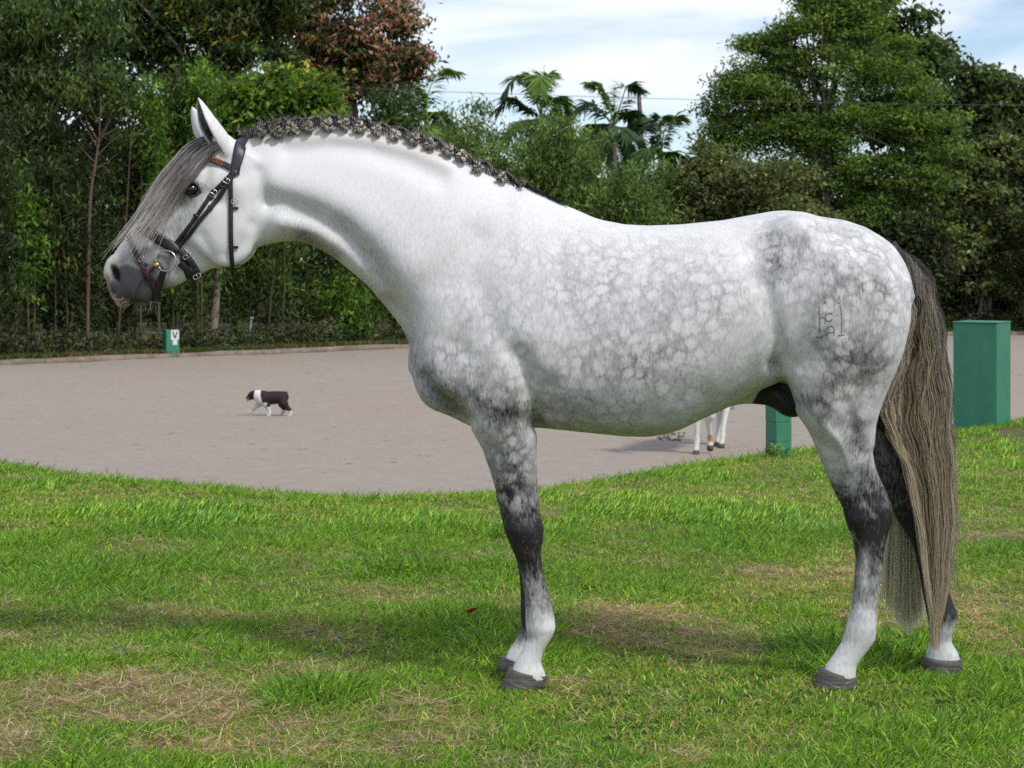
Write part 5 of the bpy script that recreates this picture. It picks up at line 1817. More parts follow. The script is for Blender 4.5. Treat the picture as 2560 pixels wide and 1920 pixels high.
# drape on the face: one depth map along (u, t)
ug, tg = np.linspace(-.1, 1.1, 13), np.linspace(0, 1, 26)
Dg = np.zeros((13, 26))
for i, uu in enumerate(ug):
    for j in range(26):
        p = FU[j] * (1 - uu) + FLo[j] * uu
        lo_, no_ = ray_body(p[0], p[1])
        Dg[i, j] = min(lo_.y - np.interp(j, [0, 3, 14, 22, 25], [-.02, .008, .010, .016, .018]), D0 - .012) if lo_ is not None else D0 - .012
for _ in range(2):
    Dg[:, 1:-1] = (Dg[:, :-2] + 2 * Dg[:, 1:-1] + Dg[:, 2:]) / 4
    Dg[1:-1] = (Dg[:-2] + 2 * Dg[1:-1] + Dg[2:]) / 4
fi = (u + .1) / 1.2 * 12
i0 = np.clip(fi.astype(int), 0, 11)
fw = (fi - i0)[:, None]
D = Dg[i0] * (1 - fw) + Dg[i0 + 1] * fw
D = np.stack([np.interp(tt * ln[i], tt, D[i]) for i in range(n_f)]) - rng.uniform(0, .018, n_f)[:, None] * np.clip(tt * 5, 0, 1)[None]
cv = px_curves(P, D)
ff = tt[None] * ln[:, None]
cA = lerp_cols(ff, [(0, (.20, .185, .175)), (.3, (.31, .28, .255)), (.6, (.50, .455, .41)), (1, (.64, .60, .54))])
cB = lerp_cols(ff, [(0, (.06, .055, .055)), (.4, (.13, .115, .105)), (.7, (.28, .245, .215)), (1, (.48, .44, .39))])
k = np.clip(rng.random(30)[kk] * .6 + rng.random(n_f) * .7 - .15, 0, 1)[:, None, None]
cl = cA * k + cB * (1 - k)
cl = cl * (1 - .35 * np.clip((u - .45) * 2, 0, 1)[:, None, None] * np.clip(1 - ff * .9, 0, 1)[..., None])
wh = (rng.random(n_f) < .20)[:, None, None]
cl = np.where(wh, np.minimum(cl * 1.7 + .08, .72), cl)
v1, q1, k1 = strands(cv, rng.uniform(.0014, .0028, n_f), cl, twist=.8)
acc = Acc()
acc.add(v1, q1, None, k1)
acc.build('forelock', M_HAIR, horse)

# chin whiskers --------------------------------------------------------
n_c = 46
P = np.zeros((n_c, 8, 2))
t8 = np.linspace(0, 1, 8)
for i in range(n_c):
    x0 = rng.uniform(335, 388)
    P[i, :, 0] = x0 + t8 * rng.uniform(-14, 16) + 5 * t8 ** 2 * rng.normal()
    P[i, :, 1] = 752 + t8 * rng.uniform(14, 40)
acc = Acc()
v1, q1, k1 = strands(px_curves(P, D0 + rng.normal(0, .02, n_c)[:, None] + 0 * P[..., 0]), .0008, np.broadcast_to(rng.uniform(.18, .42, n_c)[:, None, None] * np.array([1, .95, .82]), (n_c, 8, 3)))
acc.add(v1, q1, None, k1)
tag(acc.build('chin_hair', M_HAIR, horse), kind='stuff')

# mane: crest strip, then one button braid after another ------------------
BTN = [(653, 333, .85), (692, 331, 1), (728, 321, 1.05), (769, 317, 1), (818, 312, 1.05), (861, 310, 1), (899, 318, 1), (942, 326, .9), (987, 337, .95), (1034, 346, 1.05), (1074, 360, 1), (1121, 375, .95),
       (1154, 390, .95), (1194, 419, .9), (1255, 444, .85), (1306, 458, .6)]
TOP = np.array([(600, 334), (616, 330), (633, 318), (702, 297), (759, 296), (824, 289), (873, 293), (926, 303), (987, 318), (1048, 334), (1109, 354), (1170, 389), (1231, 418), (1292, 449), (1353, 477), (1406, 503), (1425, 513)], float)


def top_y(x):
    return np.interp(x, TOP[:, 0], TOP[:, 1])


xs = np.linspace(606, 1415, 90)
acc = Acc()
pth = np.array([W(x, top_y(x) + 11 - 3.5 * np.interp(x, [1290, 1415], [0, 1]), D0 - .004) for x in xs])
acc.tube(pth, np.interp(xs, [606, 640, 700, 1100, 1280, 1350, 1415], [.012, .013, .017, .016, .014, .011, .003]), 8, (.055, .052, .05))
n_m = 1500                                                             # short hair lying over the crest
P = np.zeros((n_m, 9, 2))
Dm = np.zeros((n_m, 9))
t9 = np.linspace(0, 1, 9)
for i in range(n_m):
    x0 = rng.uniform(612, 1380)
    y0 = top_y(x0) + rng.uniform(1, 6)
    L_ = rng.uniform(12, 26) * (1 if x0 < 1290 else .7)
    sl_ = (top_y(x0 + 10) - top_y(x0)) / 10
    bk = rng.uniform(-4, 12) if x0 < 1300 else rng.uniform(20, 46)
    P[i, :, 0] = x0 + bk * t9
    P[i, :, 1] = y0 + sl_ * bk * t9 - 3 * np.sin(t9 * 3.1) + (L_ * t9 ** 1.6 if x0 < 1300 else 7 * t9)
    Dm[i] = D0 - .006 - .032 * t9
dk_ = rng.random(n_m)[:, None, None]
clm = np.where(dk_ < .62, np.array([.045, .043, .045]), np.where(dk_ < .85, np.array([.17, .155, .14]), np.array([.42, .39, .34])))
clm = np.where((P[:, :1, 0] > 1270)[..., None], np.array([.022, .022, .026]), clm)
v1, q1, k1 = strands(px_curves(P, Dm), rng.uniform(.0014, .0026, n_m), np.broadcast_to(clm, (n_m, 9, 3)))
acc.add(v1, q1, None, k1)
n_w = 150                                                              # stray hairs above the crest
P = np.zeros((n_w, 9, 2))
for i in range(n_w):
    x0 = rng.uniform(605, 1330) if i > 40 else rng.uniform(596, 720)
    P[i, :, 0] = x0 + t9 * rng.uniform(-22, 26)
    P[i, :, 1] = top_y(x0) + 4 - np.sin(t9 * rng.uniform(1.6, 3.0)) * rng.uniform(6, 20)
v1, q1, k1 = strands(px_curves(P, D0 + rng.normal(0, .012, n_w)[:, None] + 0 * P[..., 0]), .0011, np.broadcast_to(rng.uniform(.04, .35, n_w)[:, None, None] * np.array([1, .97, .92]), (n_w, 9, 3)))
acc.add(v1, q1, None, k1)
acc.build('mane', M_HAIR, horse)


def braided(path, r, cA, cB, turns, acc, seg=6):
    """three strands twisted round each other along a path"""
    p = np.asarray(path, float)
    n = len(p)
    tan = np.gradient(p, axis=0)
    tan /= np.linalg.norm(tan, axis=1)[:, None] + 1e-9
    a_ = np.cross(tan, [0.2, -1, 0.1])
    a_ /= np.linalg.norm(a_, axis=1)[:, None] + 1e-9
    b_ = np.cross(tan, a_)
    th = np.linspace(0, turns * 2 * np.pi, n)
    for s_ in range(3):
        o = th + s_ * 2.094
        q = p + (np.cos(o)[:, None] * a_ + np.sin(o)[:, None] * b_) * (r * .55)[:, None]
        f = rng.random()
        acc.tube(q, r * .60, seg, np.array(cA) * f + np.array(cB) * (1 - f))
        for l_ in range(3):                                            # single hairs laid along the strand
            of = o + rng.uniform(-.9, .9)
            q2_ = p + (np.cos(of)[:, None] * a_ + np.sin(of)[:, None] * b_) * (r * 1.13)[:, None]
            acc.tube(q2_, r * .12, 3, np.array(cA) * 1.35 if l_ % 2 else np.array(cB) * .5, caps=False)


for bi, (bx, by, bs) in enumerate(BTN):
    acc = Acc()
    c = W(bx, by, D0 - .052)
    g = np.interp(bx, [640, 720, 820, 1250, 1310], [.55, .7, 1, 1, .3])
    lt_ = np.array([.72, .67, .58]) * g + np.array([.10, .095, .09]) * (1 - g)
    dk2 = np.array([.20, .175, .145]) * g + np.array([.04, .04, .042]) * (1 - g)
    # the plait rises over the crest and drops into the button
    nxt = BTN[bi + 1][0] if bi + 1 < len(BTN) else bx + 44
    xa = bx + (nxt - bx) * .62
    arc = [W(xa + 10, top_y(xa) + 15, D0 - .030), W(xa, top_y(xa) + 3, D0 - .018), W(bx + (xa - bx) * .45, top_y(bx + 8) - 1, D0 - .020), W(bx + 3, by - 13 * bs, D0 - .036), W(bx, by, D0 - .050)]
    pa = catmull(arc, 26)
    braided(pa, np.interp(np.linspace(0, 1, 26), [0, .5, 1], [.004, .0062, .008]) * bs, lt_ * .42, dk2 * .32, 3.2, acc)
    # knotted button: a plaited rope wound into a knot
    th = np.linspace(0, 2 * np.pi, 61)
    rot = rng.uniform(0, 6.28)
    rr = .0094 * bs
    kx = (np.sin(th) + 1.9 * np.sin(2 * th))
    kz = (np.cos(th) - 1.9 * np.cos(2 * th))
    ky = -np.sin(3 * th)
    kp = np.stack([c[0] + rr * .60 * (kx * math.cos(rot) - kz * math.sin(rot)), c[1] + ky * rr * .9, c[2] + rr * .60 * (kx * math.sin(rot) + kz * math.cos(rot))], 1)
    braided(kp, np.full(61, .0072 * bs), lt_, dk2 * .8, 7, acc, 6)
    acc.build('mane_braid', M_HAIR, horse)

# brand on the thigh ---------------------------------------------------
M_BRAND = simple_mat('brand_scar', (.07, .066, .063), (.34, .33, .32), scale=120, rough=.8)
acc = Acc()


def drape(pts, w, th, acc, n=None, off=.0015, c=None, mirror=False):
    """ribbon of width w px laid on the body (seen from the photograph's side), thickness th"""
    pts = np.asarray(pts, float)
    ln_ = np.sum(np.hypot(*np.diff(pts, axis=0).T))
    n = n or max(4, int(ln_ / 7))
    q = catmull(pts, n)
    tn = np.gradient(q, axis=0)
    tn /= np.linalg.norm(tn, axis=1)[:, None] + 1e-9
    nn = np.stack([-tn[:, 1], tn[:, 0]], 1)
    ww = np.broadcast_to(np.asarray(w, float), (n,)) if np.ndim(w) == 0 else np.interp(np.linspace(0, 1, n), np.linspace(0, 1, len(w)), w)
    rows = []
    last = [None] * 5
    for i in range(n):
        row = []
        for j, s_ in enumerate((-.5, -.25, 0, .25, .5)):
            p = q[i] + nn[i] * ww[i] * s_
            lo_, no_ = ray_body(p[0], p[1])
            d_ = lo_.y if lo_ is not None and lo_.y < D0 + .02 else None
            row.append(d_)
        good = [d_ for d_ in row if d_ is not None]
        for j in range(5):
            if row[j] is None:
                row[j] = last[j] if last[j] is not None else (min(good) if good else D0 - .03)
        last = row
        rows.append(row)
    Dd = np.array(rows)
    if n > 6:                                                          # leather does not follow every hair: smooth along the strap
        ker = np.array([1, 2, 3, 2, 1]) / 9
        for j in range(5):
            Dd[:, j] = np.minimum(np.convolve(np.pad(Dd[:, j], 2, mode='edge'), ker, 'valid'), Dd[:, j] + .001)
    V = []
    for i in range(n):
        for j, s_ in enumerate((-.5, -.25, 0, .25, .5)):
            p = q[i] + nn[i] * ww[i] * s_
            V.append(W(p[0], p[1], Dd[i, j] - off))
    for i in range(n):
        for j, s_ in enumerate((-.5, -.25, 0, .25, .5)):
            p = q[i] + nn[i] * ww[i] * s_
            V.append(W(p[0], p[1], Dd[i, j] - off - th * (1 if 0 < j < 4 else .8)))
    V = np.array(V)
    k = n * 5
    Q = []
    for i in range(n - 1):
        for j in range(4):
            a_ = i * 5 + j
            Q.append((k + a_, k + a_ + 1, k + a_ + 6, k + a_ + 5))
            Q.append((a_, a_ + 5, a_ + 6, a_ + 1))
        Q.append((i * 5, k + i * 5, k + i * 5 + 5, i * 5 + 5))
        Q.append((i * 5 + 4, i * 5 + 9, k + i * 5 + 9, k + i * 5 + 4))
    for e in (0, n - 1):
        for j in range(4):
            Q.append((e * 5 + j, e * 5 + j + 1, k + e * 5 + j + 1, k + e * 5 + j))
    Q = np.array(Q)
    if mirror:
        V = V.copy()
        V[:, 1] = 2 * D0 - V[:, 1]
        Q = Q[:, ::-1]
    acc.add(V, Q, None, c)


BR = [([(2048, 764), (2049, 800), (2050, 841)], 3.2), ([(2040, 843), (2057, 842)], 3.4), ([(2102, 764), (2104, 800), (2105, 838)], 2.6), ([(2096, 839), (2111, 837)], 3.0), ([(2050, 795), (2059, 794)], 2.6),
      ([(2081, 786), (2074, 782), (2066, 786), (2063, 793), (2067, 801), (2075, 803), (2081, 799)], 3.0), ([(2090, 787), (2093, 788)], 3), ([(2066, 823), (2072, 816), (2080, 815), (2086, 821), (2086, 838)], 2.8), ([(2066, 831), (2086, 831)], 2.6),
      ([(2067, 839), (2067, 828)], 2.6), ([(2060, 757), (2068, 756)], 1.8), ([(2094, 757), (2101, 758)], 1.8)]
for pts, w_ in BR:
    drape(pts, w_ * .8, .0010, acc, off=.0003)
acc.build('brand_mark', M_BRAND, horse)

# eyelids
M_LID = simple_mat('eyelid_skin', (.018, .016, .017), (.05, .046, .048), scale=150, rough=.5)
for mir in (False, True):
    for pts, wd in (([(461, 477), (467, 466), (478, 459), (490, 462), (498, 472), (504, 481)], [2, 4, 5, 5, 4, 2]), ([(461, 479), (468, 487), (480, 490), (492, 486), (501, 480)], [2, 3, 4, 3, 2])):
        acc = Acc()
        drape(pts, wd, .004, acc, n=11, off=.002, mirror=mir)
        acc.build('eyelid', M_LID, horse)
# mouth line and nostril hollows: dark ribbons laid in for their shade
M_HOLLOW = simple_mat('hollow_shade', (.010, .009, .010), (.025, .022, .024), scale=120, rough=.6)
for mir in (False, True):
    acc = Acc()
    drape([(388, 664), (380, 674), (366, 688), (352, 706), (342, 726), (330, 738), (325, 756)], [1.5, 3, 3.2, 3, 3, 3, 2], .0006, acc, off=.0002, mirror=mir)
    acc.build('mouth_line', M_HOLLOW, horse)
    acc = Acc()
    drape([(293, 664), (291, 674), (290, 686), (292, 697)], [5, 11, 12, 6], .0004, acc, off=.0002, mirror=mir)
    acc.build('nostril', M_HOLLOW, horse)

# ------------------------------------------------------------------ bridle
M_LEATH = simple_mat('black_leather', (.012, .011, .012), (.026, .024, .026), scale=60, rough=.38, bump=.15, spec=.5)
M_LEATHB = simple_mat('brown_leather', (.030, .014, .012), (.06, .028, .022), scale=60, rough=.4, bump=.15, spec=.5)
M_STITCH = simple_mat('blue_black_padding', (.016, .018, .03), (.035, .038, .055), scale=40, rough=.45, bump=.2, spec=.45)
M_STEEL = simple_mat('steel', (.50, .48, .44), (.60, .58, .54), scale=20, rough=.3, metal=1.0)
M_BRASS = simple_mat('brass', (.50, .33, .10), (.62, .44, .16), scale=30, rough=.28, metal=1.0)
M_BEAD = simple_mat('copper_bead', (.50, .10, .03), (.75, .32, .14), scale=180, rough=.25, metal=.5, spec=.6)

bridle = empty('bridle', tuple(W(520, 520, D0 - .1)), 'black leather bridle with copper beaded browband on the grey stallion\'s head', 'bridle')


def strap(name, pts, w, mat, th=.004, off=.0015, both=True, parent=None):
    for mir in ((False, True) if both else (False,)):
        a_ = Acc()
        drape(pts, w, th, a_, off=off, mirror=mir)
        o = a_.build(name, mat, parent or bridle)
    return o


def loop(name, c, e, w, mat, a0=-180, a1=180, n=56, th=.0045, off=.002, round_=0.0, parent=None, wpos=None):
    """strap lying in the plane spanned by the side-view direction e (pixels) and the lateral axis, wrapped on the body"""
    s = D0 / F
    e = np.asarray(e, float)
    e = e / np.linalg.norm(e)
    E = Vector((e[0], 0, -e[1]))
    Wd = Vector((e[1], 0, e[0]))                                       # across the strap
    Lt = Vector((0, -1, 0))
    C = Vector(W(c[0], c[1], D0))
    ang = np.radians(np.linspace(a0, a1, n))
    closed = abs(a1 - a0) >= 359
    if closed:
        ang = ang[:-1]
    m_ = len(ang)
    js = (-.5, -.3, 0, .3, .5)
    rad = np.zeros((m_, 5))
    for i, al in enumerate(ang):
        d = E * math.cos(al) + Lt * math.sin(al)
        wi = (w if wpos is None else float(np.interp(abs(math.degrees(al)), wpos[0], wpos[1]))) * s
        for j, f in enumerate(js):
            o = C + Wd * (f * wi)
            hit = body_bvh.ray_cast(o + d * .30, -d, .30)
            rad[i, j] = .30 - hit[3] if hit[0] is not None else np.nan
    for j in range(5):
        bad = np.isnan(rad[:, j])
        if bad.all():
            rad[:, j] = np.nanmean(rad)
        elif bad.any():
            rad[bad, j] = np.interp(np.flatnonzero(bad), np.flatnonzero(~bad), rad[~bad, j])
    for _ in range(3):                                                 # leather spans hollows
        nb = (np.roll(rad, 1, 0) + np.roll(rad, -1, 0)) / 2 if closed else np.vstack([rad[:1], (rad[:-2] + rad[2:]) / 2, rad[-1:]])
        rad = np.maximum(rad, nb)
    V = []
    for lay in (0, 1):
        for i, al in enumerate(ang):
            d = E * math.cos(al) + Lt * math.sin(al)
            wi = (w if wpos is None else float(np.interp(abs(math.degrees(al)), wpos[0], wpos[1]))) * s
            for j, f in enumerate(js):
                r_ = rad[i, j] + off + (th * (1 if 0 < j < 4 else .75) + round_ * (1 - (2 * f) ** 2) if lay else 0)
                V.append(C + Wd * (f * wi) + d * r_)
    V = np.array(V)
    k = m_ * 5
    Q = []
    for i in range(m_ if closed else m_ - 1):
        i2 = (i + 1) % m_
        for j in range(4):
            Q.append((k + i * 5 + j, k + i * 5 + j + 1, k + i2 * 5 + j + 1, k + i2 * 5 + j))
            Q.append((i * 5 + j, i2 * 5 + j, i2 * 5 + j + 1, i * 5 + j + 1))
        Q.append((i * 5, k + i * 5, k + i2 * 5, i2 * 5))
        Q.append((i * 5 + 4, i2 * 5 + 4, k + i2 * 5 + 4, k + i * 5 + 4))
    a_ = Acc()
    a_.add(V, np.array(Q))
    return a_.build(name, mat, parent or bridle), V


def frame_at(px_, py_, up):
    lo_, no_ = ray_body(px_, py_)
    if lo_ is None:
        lo_, no_ = Vector(W(px_, py_, D0 - .08)), Vector((0, -1, 0))
    no_ = (no_ + Vector((0, -1.2, 0))).normalized()
    u_ = Vector((up[0], 0, -up[1])).normalized()
    u_ = (u_ - no_ * u_.dot(no_)).normalized()
    return np.array(lo_), np.array(u_), np.array(u_.cross(no_)), np.array(no_)


def buckle(px_, py_, up, w, h_, lift=.010, mat=None):
    o, u_, r_, n_ = frame_at(px_, py_, up)
    s = .5 * D0 / F
    pts = []
    for a in np.linspace(0, 2 * np.pi, 25):
        ca, sa = math.cos(a), math.sin(a)
        e_ = .45
        pts.append(o + n_ * lift + r_ * w * s * math.copysign(abs(ca) ** e_, ca) + u_ * h_ * s * math.copysign(abs(sa) ** e_, sa))
    a_ = Acc()
    a_.tube(np.array(pts), .0013, 6, None, caps=False)
    a_.tube(np.array([o + n_ * lift + u_ * h_ * s, o + n_ * (lift + .001) - u_ * h_ * s]), .0010, 6)
    return a_.build('buckle', mat or M_STEEL, bridle)


def keeper(px_, py_, d, w, h_=7, lift=.003):
    d = np.asarray(d, float) / np.linalg.norm(d)
    n_ = np.array([-d[1], d[0]])
    p = np.array([px_, py_], float)
    a_ = Acc()
    drape([p - n_ * w / 2, p, p + n_ * w / 2], h_, .0045, a_, n=5, off=lift)
    return a_.build('keeper', M_LEATH, bridle)


loop('headpiece', (598, 432), (14, -100), 23, M_STITCH, -96, 96, 40, th=.007, round_=.003)
strap('headpiece_end', [(606, 366), (600, 390), (594, 412), (586, 430)], [20, 20, 18, 14], M_LEATH, th=.004, off=.009)
bb, bbV = loop('browband', (600, 427), (-86, -37), 15, M_LEATH, -97, 97, 44, th=.004, off=.005)
# copper beads on the browband, two rows, near and far
for mir in (1, -1):
    for row, dr in enumerate((-3.6, 1.2, 5.0)):
        for i in range(9):
            f = i / 8
            p = np.array([517 + 39 * f, 391.5 + 16 * f]) + np.array([-.39, .92]) * dr
            lo_, no_ = ray_body(p[0], p[1])
            d_ = (lo_.y if lo_ is not None else D0 - .06) - .0115
            c = W(p[0], p[1], d_)
            c[1] = D0 + mir * (c[1] - D0)
            hh = (3.4 if row == 0 else 1.7) * D0 / F
            ww_ = 2.1 * D0 / F
            ax = np.array([.925, 0, -.38])
            up_ = np.array([.38, 0, .925])
            a_ = Acc()
            V = np.array([c + ax * ww_ * sx + up_ * hh * sz + np.array([0, -mir * .0022 * sy, 0]) for sx, sz, sy in ((1, 0, 0), (-1, 0, 0), (0, 1, 0), (0, -1, 0), (0, 0, 1), (0, 0, -1), (.7, .7, .6), (-.7, .7, .6), (.7, -.7, .6), (-.7, -.7, .6))])
            a_.add(V, None, np.array([(0, 6, 4), (6, 2, 4), (2, 7, 4), (7, 1, 4), (1, 9, 4), (9, 3, 4), (3, 8, 4), (8, 0, 4), (0, 5, 6), (6, 5, 2), (2, 5, 7), (7, 5, 1), (1, 5, 9), (9, 5, 3), (3, 5, 8), (8, 5, 0)]))
            a_.build('bead', M_BEAD, bb, smooth=True)
strap('headstay', [(584, 428), (556, 458), (530, 484), (505, 520), (480, 556), (455, 590), (438, 612)], [10, 11, 11, 10, 10, 11, 12], M_LEATH, off=.002)
strap('cheekpiece', [(588, 430), (571, 454), (552, 486), (528, 517), (500, 550), (472, 588), (446, 618), (428, 638)], [11, 12, 12, 11, 10, 10, 11, 12], M_LEATH, off=.0045)
loop('throatlatch', (588, 545), (0, 1), 11, M_LEATH, -146, 146, 60, th=.004, off=.003)
nb, nbV = loop('noseband', (452, 626), (-131, -85), 27, M_LEATH, -93, 93, 40, th=.005, off=.002, round_=.004, wpos=([0, 70, 93], [27, 27, 22]))
strap('noseband_strap', [(446, 622), (468, 642), (484, 664), (499, 692)], [18, 17, 16, 15], M_LEATH, th=.005, off=.003)
strap('noseband_backing', [(456, 640), (464, 664), (473, 688), (480, 700)], [16, 18, 20, 20], M_LEATH, th=.003, off=.001)
loop('chin_band', (440, 640), (54, 56), 16, M_LEATH, -60, 60, 24, th=.005, off=.004)
loop('flash_strap', (360, 655), (-38, -72), 12.5, M_LEATHB, th=.004, off=.003)
strap('chin_strap', [(413, 668), (405, 690), (398, 715), (391, 742), (387, 757)], [15, 17, 17, 16, 14], M_LEATH, th=.005, off=.006)
for px_, py_, up, w, h_ in ((567, 452, (-35, 55), 16, 11), (536, 479, (-35, 50), 16, 11), (588, 504, (0, 1), 16, 11), (355, 648, (15, 28), 15, 10), (468, 640, (30, 38), 22, 10), (494, 691, (20, 40), 19, 11)):
    buckle(px_, py_, up, w, h_)
for px_, py_, d, w in ((526, 492, (-30, 40), 16), (557, 470, (-30, 45), 16), (490, 540, (-30, 42), 15), (526, 519, (-30, 42), 14), (588, 520, (0, 1), 15), (588, 618, (0, 1), 15), (486, 678, (16, 34), 18), (362, 662, (18, 30), 15)):
    keeper(px_, py_, d, w)
for mir in (-1, 1):
    lo_, no_ = ray_body(415, 652)
    c = W(415, 652, (lo_.y if lo_ is not None else D0 - .06) - .014)
    yy = c[1] if mir < 0 else 2 * D0 - c[1]
    th = np.linspace(0, 2 * np.pi, 49)
    r_ = 25.5 * D0 / F
    pts = np.stack([c[0] + r_ * np.cos(th), yy + .006 * mir * np.cos(th), c[2] + r_ * np.sin(th)], 1)
    a_ = Acc()
    a_.tube(pts, .0030, 10, None, caps=False)
    a_.build('bit_ring', M_STEEL, bridle)
    c2_ = W(392, 663, c[1] - .004)
    y2 = c2_[1] if mir < 0 else 2 * D0 - c2_[1]
    a_ = Acc()
    pth = np.array([[c2_[0] + .004 * k_, y2, c2_[2]] for k_ in np.linspace(-3.2, 3.2, 9)])
    a_.tube(pth, np.array([.002, .008, .011, .0125, .0128, .0125, .011, .008, .002]), 12)
    a_.build('bit_mouthpiece', M_BRASS, bridle)
    a_ = Acc()
    p0_, p1_ = W(396, 668, c[1] - .010), W(401, 671, c[1] - .012)
    if mir > 0:
        p0_[1], p1_[1] = 2 * D0 - p0_[1], 2 * D0 - p1_[1]
    a_.tube(np.array([p0_, p1_]), .0035, 8)
    a_.build('bit_pin', M_STEEL, bridle)
# ------------------------------------------------------------------ painted boxes and posts
def paint_mat(name, c1, c2):
    m, t, b, out = new_mat(name)
    tc = N(t, 'ShaderNodeTexCoord')
    n1 = N(t, 'ShaderNodeTexNoise', in_Scale=6.0, in_Detail=7.0, in_Roughness=.65)
    mp = N(t, 'ShaderNodeMapping')
    mp.inputs['Scale'].default_value = (1, 1, .5)
    L(t, tc.outputs['Object'], mp.inputs['Vector'])
    L(t, mp.outputs[0], n1.inputs['Vector'])
    r = N(t, 'ShaderNodeValToRGB')
    r.color_ramp.elements[0].position, r.color_ramp.elements[0].color = .3, (*c1, 1)
    r.color_ramp.elements[1].position, r.color_ramp.elements[1].color = .72, (*c2, 1)
    L(t, n1.outputs['Fac'], r.inputs[0])
    n2 = N(t, 'ShaderNodeTexNoise', in_Scale=26.0, in_Detail=3.0)                # scuffs
    L(t, tc.outputs['Object'], n2.inputs['Vector'])
    sc_ = N(t, 'ShaderNodeMapRange', in_1=.68, in_2=.76, in_3=0, in_4=.35)
    L(t, n2.outputs['Fac'], sc_.inputs[0])
    mx_ = N(t, 'ShaderNodeMix', data_type='RGBA')
    L(t, sc_.outputs[0], mx_.inputs['Factor'])
    L(t, r.outputs[0], mx_.inputs['A'])
    mx_.inputs['B'].default_value = (.20, .30, .24, 1)
    L(t, mx_.outputs['Result'], b.inputs['Base Color'])
    b.inputs['Roughness'].default_value = .5
    bp_ = N(t, 'ShaderNodeBump', in_Strength=.15, in_Distance=.01)
    L(t, n1.outputs['Fac'], bp_.inputs['Height'])
    L(t, bp_.outputs[0], b.inputs['Normal'])
    return m


import bmesh
M_GREEN = paint_mat('green_paint', (.028, .165, .098), (.045, .225, .130))


def rot_bm(bm, ang, loc):
    bmesh.ops.rotate(bm, verts=bm.verts, cent=(0, 0, 0), matrix=Matrix.Rotation(ang, 3, 'Z'))
    bmesh.ops.translate(bm, verts=bm.verts, vec=Vector(loc))
    return bm


# tall green box at the lawn's edge
cb = W(2492, 1068, 15.27)                                              # its nearest corner
w_, th_ = .376, -R(32.6)
R2 = Matrix.Rotation(th_, 3, 'Z')
ctr = Vector((cb[0], cb[1], -.02)) + R2 @ Vector((-w_ / 2, w_ / 2, 0))
o = empty('marker_box', tuple(ctr), 'tall plain green painted box at the right edge of the lawn behind the tail', 'marker box')
bm_obj('casing', rot_bm(box_vq((-w_ / 2, -w_ / 2, -.03), (w_ / 2, w_ / 2, .885), .006), th_, ctr), M_GREEN, o)
bm_obj('lid', rot_bm(box_vq((-w_ / 2 - .004, -w_ / 2 - .004, .887), (w_ / 2 + .004, w_ / 2 + .004, .899), .003), th_, ctr), M_GREEN, o)
# concrete block and black rail beside it
M_CONC = simple_mat('grey_concrete', (.10, .09, .08), (.20, .18, .16), scale=20, rough=.9, bump=.4)
p = W(2386, 1054, 15.45)
o = tag(bm_obj('concrete_block', rot_bm(box_vq((-.10, -.06, 0), (.055, .06, .085), .008), .1, (p[0], 15.45, lawn_z(p[0], 15.45) - .02)), M_CONC, None, origin=(p[0], 15.45, 0)), 'small grey concrete block on the grass beside the tall green box', 'block')
M_BLACK = simple_mat('black_rubber', (.008, .008, .009), (.02, .02, .022), scale=30, rough=.5)
o = empty('rail', tuple(W(2300, 1000, 15.6)), 'black round rail ending against the tall green box behind the tail', 'rail')
a_ = Acc()
a_.tube(catmull([W(2090, 1018, 15.6), W(2250, 1004, 15.6), W(2392, 990, 15.55)], 12), .042, 12)
a_.build('pipe', M_BLACK, o)
p = W(2100, 1018, 15.6)
a_ = Acc()
a_.tube(np.array([[p[0], 15.62, lawn_z(p[0], 15.62) - .3], [p[0], 15.62, p[2] + .02]]), .04, 10)
a_.build('foot_post', M_BLACK, o)

# small green post of stacked blocks
cp = W(1940, 1143, 12.95)
al = R(56 + 8.2)
w_ = .133
o_xy = Vector((cp[0], cp[1], 0))
Rm = Matrix.Rotation(R(90) - al, 3, 'Z')                                 # nearest corner faces the camera
ctr = o_xy + Matrix.Rotation(-(R(90) - al), 3, 'Z') @ Vector((w_ / 2, w_ / 2, 0)) if False else None
# corner at the nearest point; left face runs to the left-back, right face to the right-back
dl = Vector((-math.cos(al), math.sin(al), 0)) * w_
dr_ = Vector((math.sin(al), math.cos(al), 0)) * w_
ctr = Vector((cp[0], cp[1], 0)) + (dl + dr_) / 2
gz_ = float(lawn_z(np.array(cp[0]), np.array(cp[1])))
o = empty('block_post', (ctr.x, ctr.y, gz_), 'slim green post of stacked blocks seen under the belly', 'post')
ang = math.atan2(dr_.y, dr_.x)
for i in range(6):
    z0 = gz_ - .03 + i * .139
    jx, jy = rng.normal(0, .002, 2)
    b_ = box_vq((-w_ / 2, -w_ / 2, z0), (w_ / 2, w_ / 2, z0 + .1375), .005)
    bm_obj('block', rot_bm(b_, ang + rng.normal(0, .01), (ctr.x + jx, ctr.y + jy, 0)), M_GREEN, o)
# weed at its foot
V, Q, C = [], [], []
cl = np.array([[cp[0] - .02, cp[1] - .06, gz_ + .05]]) + rng.normal(0, .03, (26, 3)) * [1.2, .6, .8]
o = crown('weed', None, cl, 3, .012, .05, .022, [((.13, .24, .05), 1), ((.20, .30, .08), 1)], droop=-.2)
tag(o, 'small pale green weed at the foot of the slim green post', 'plant')

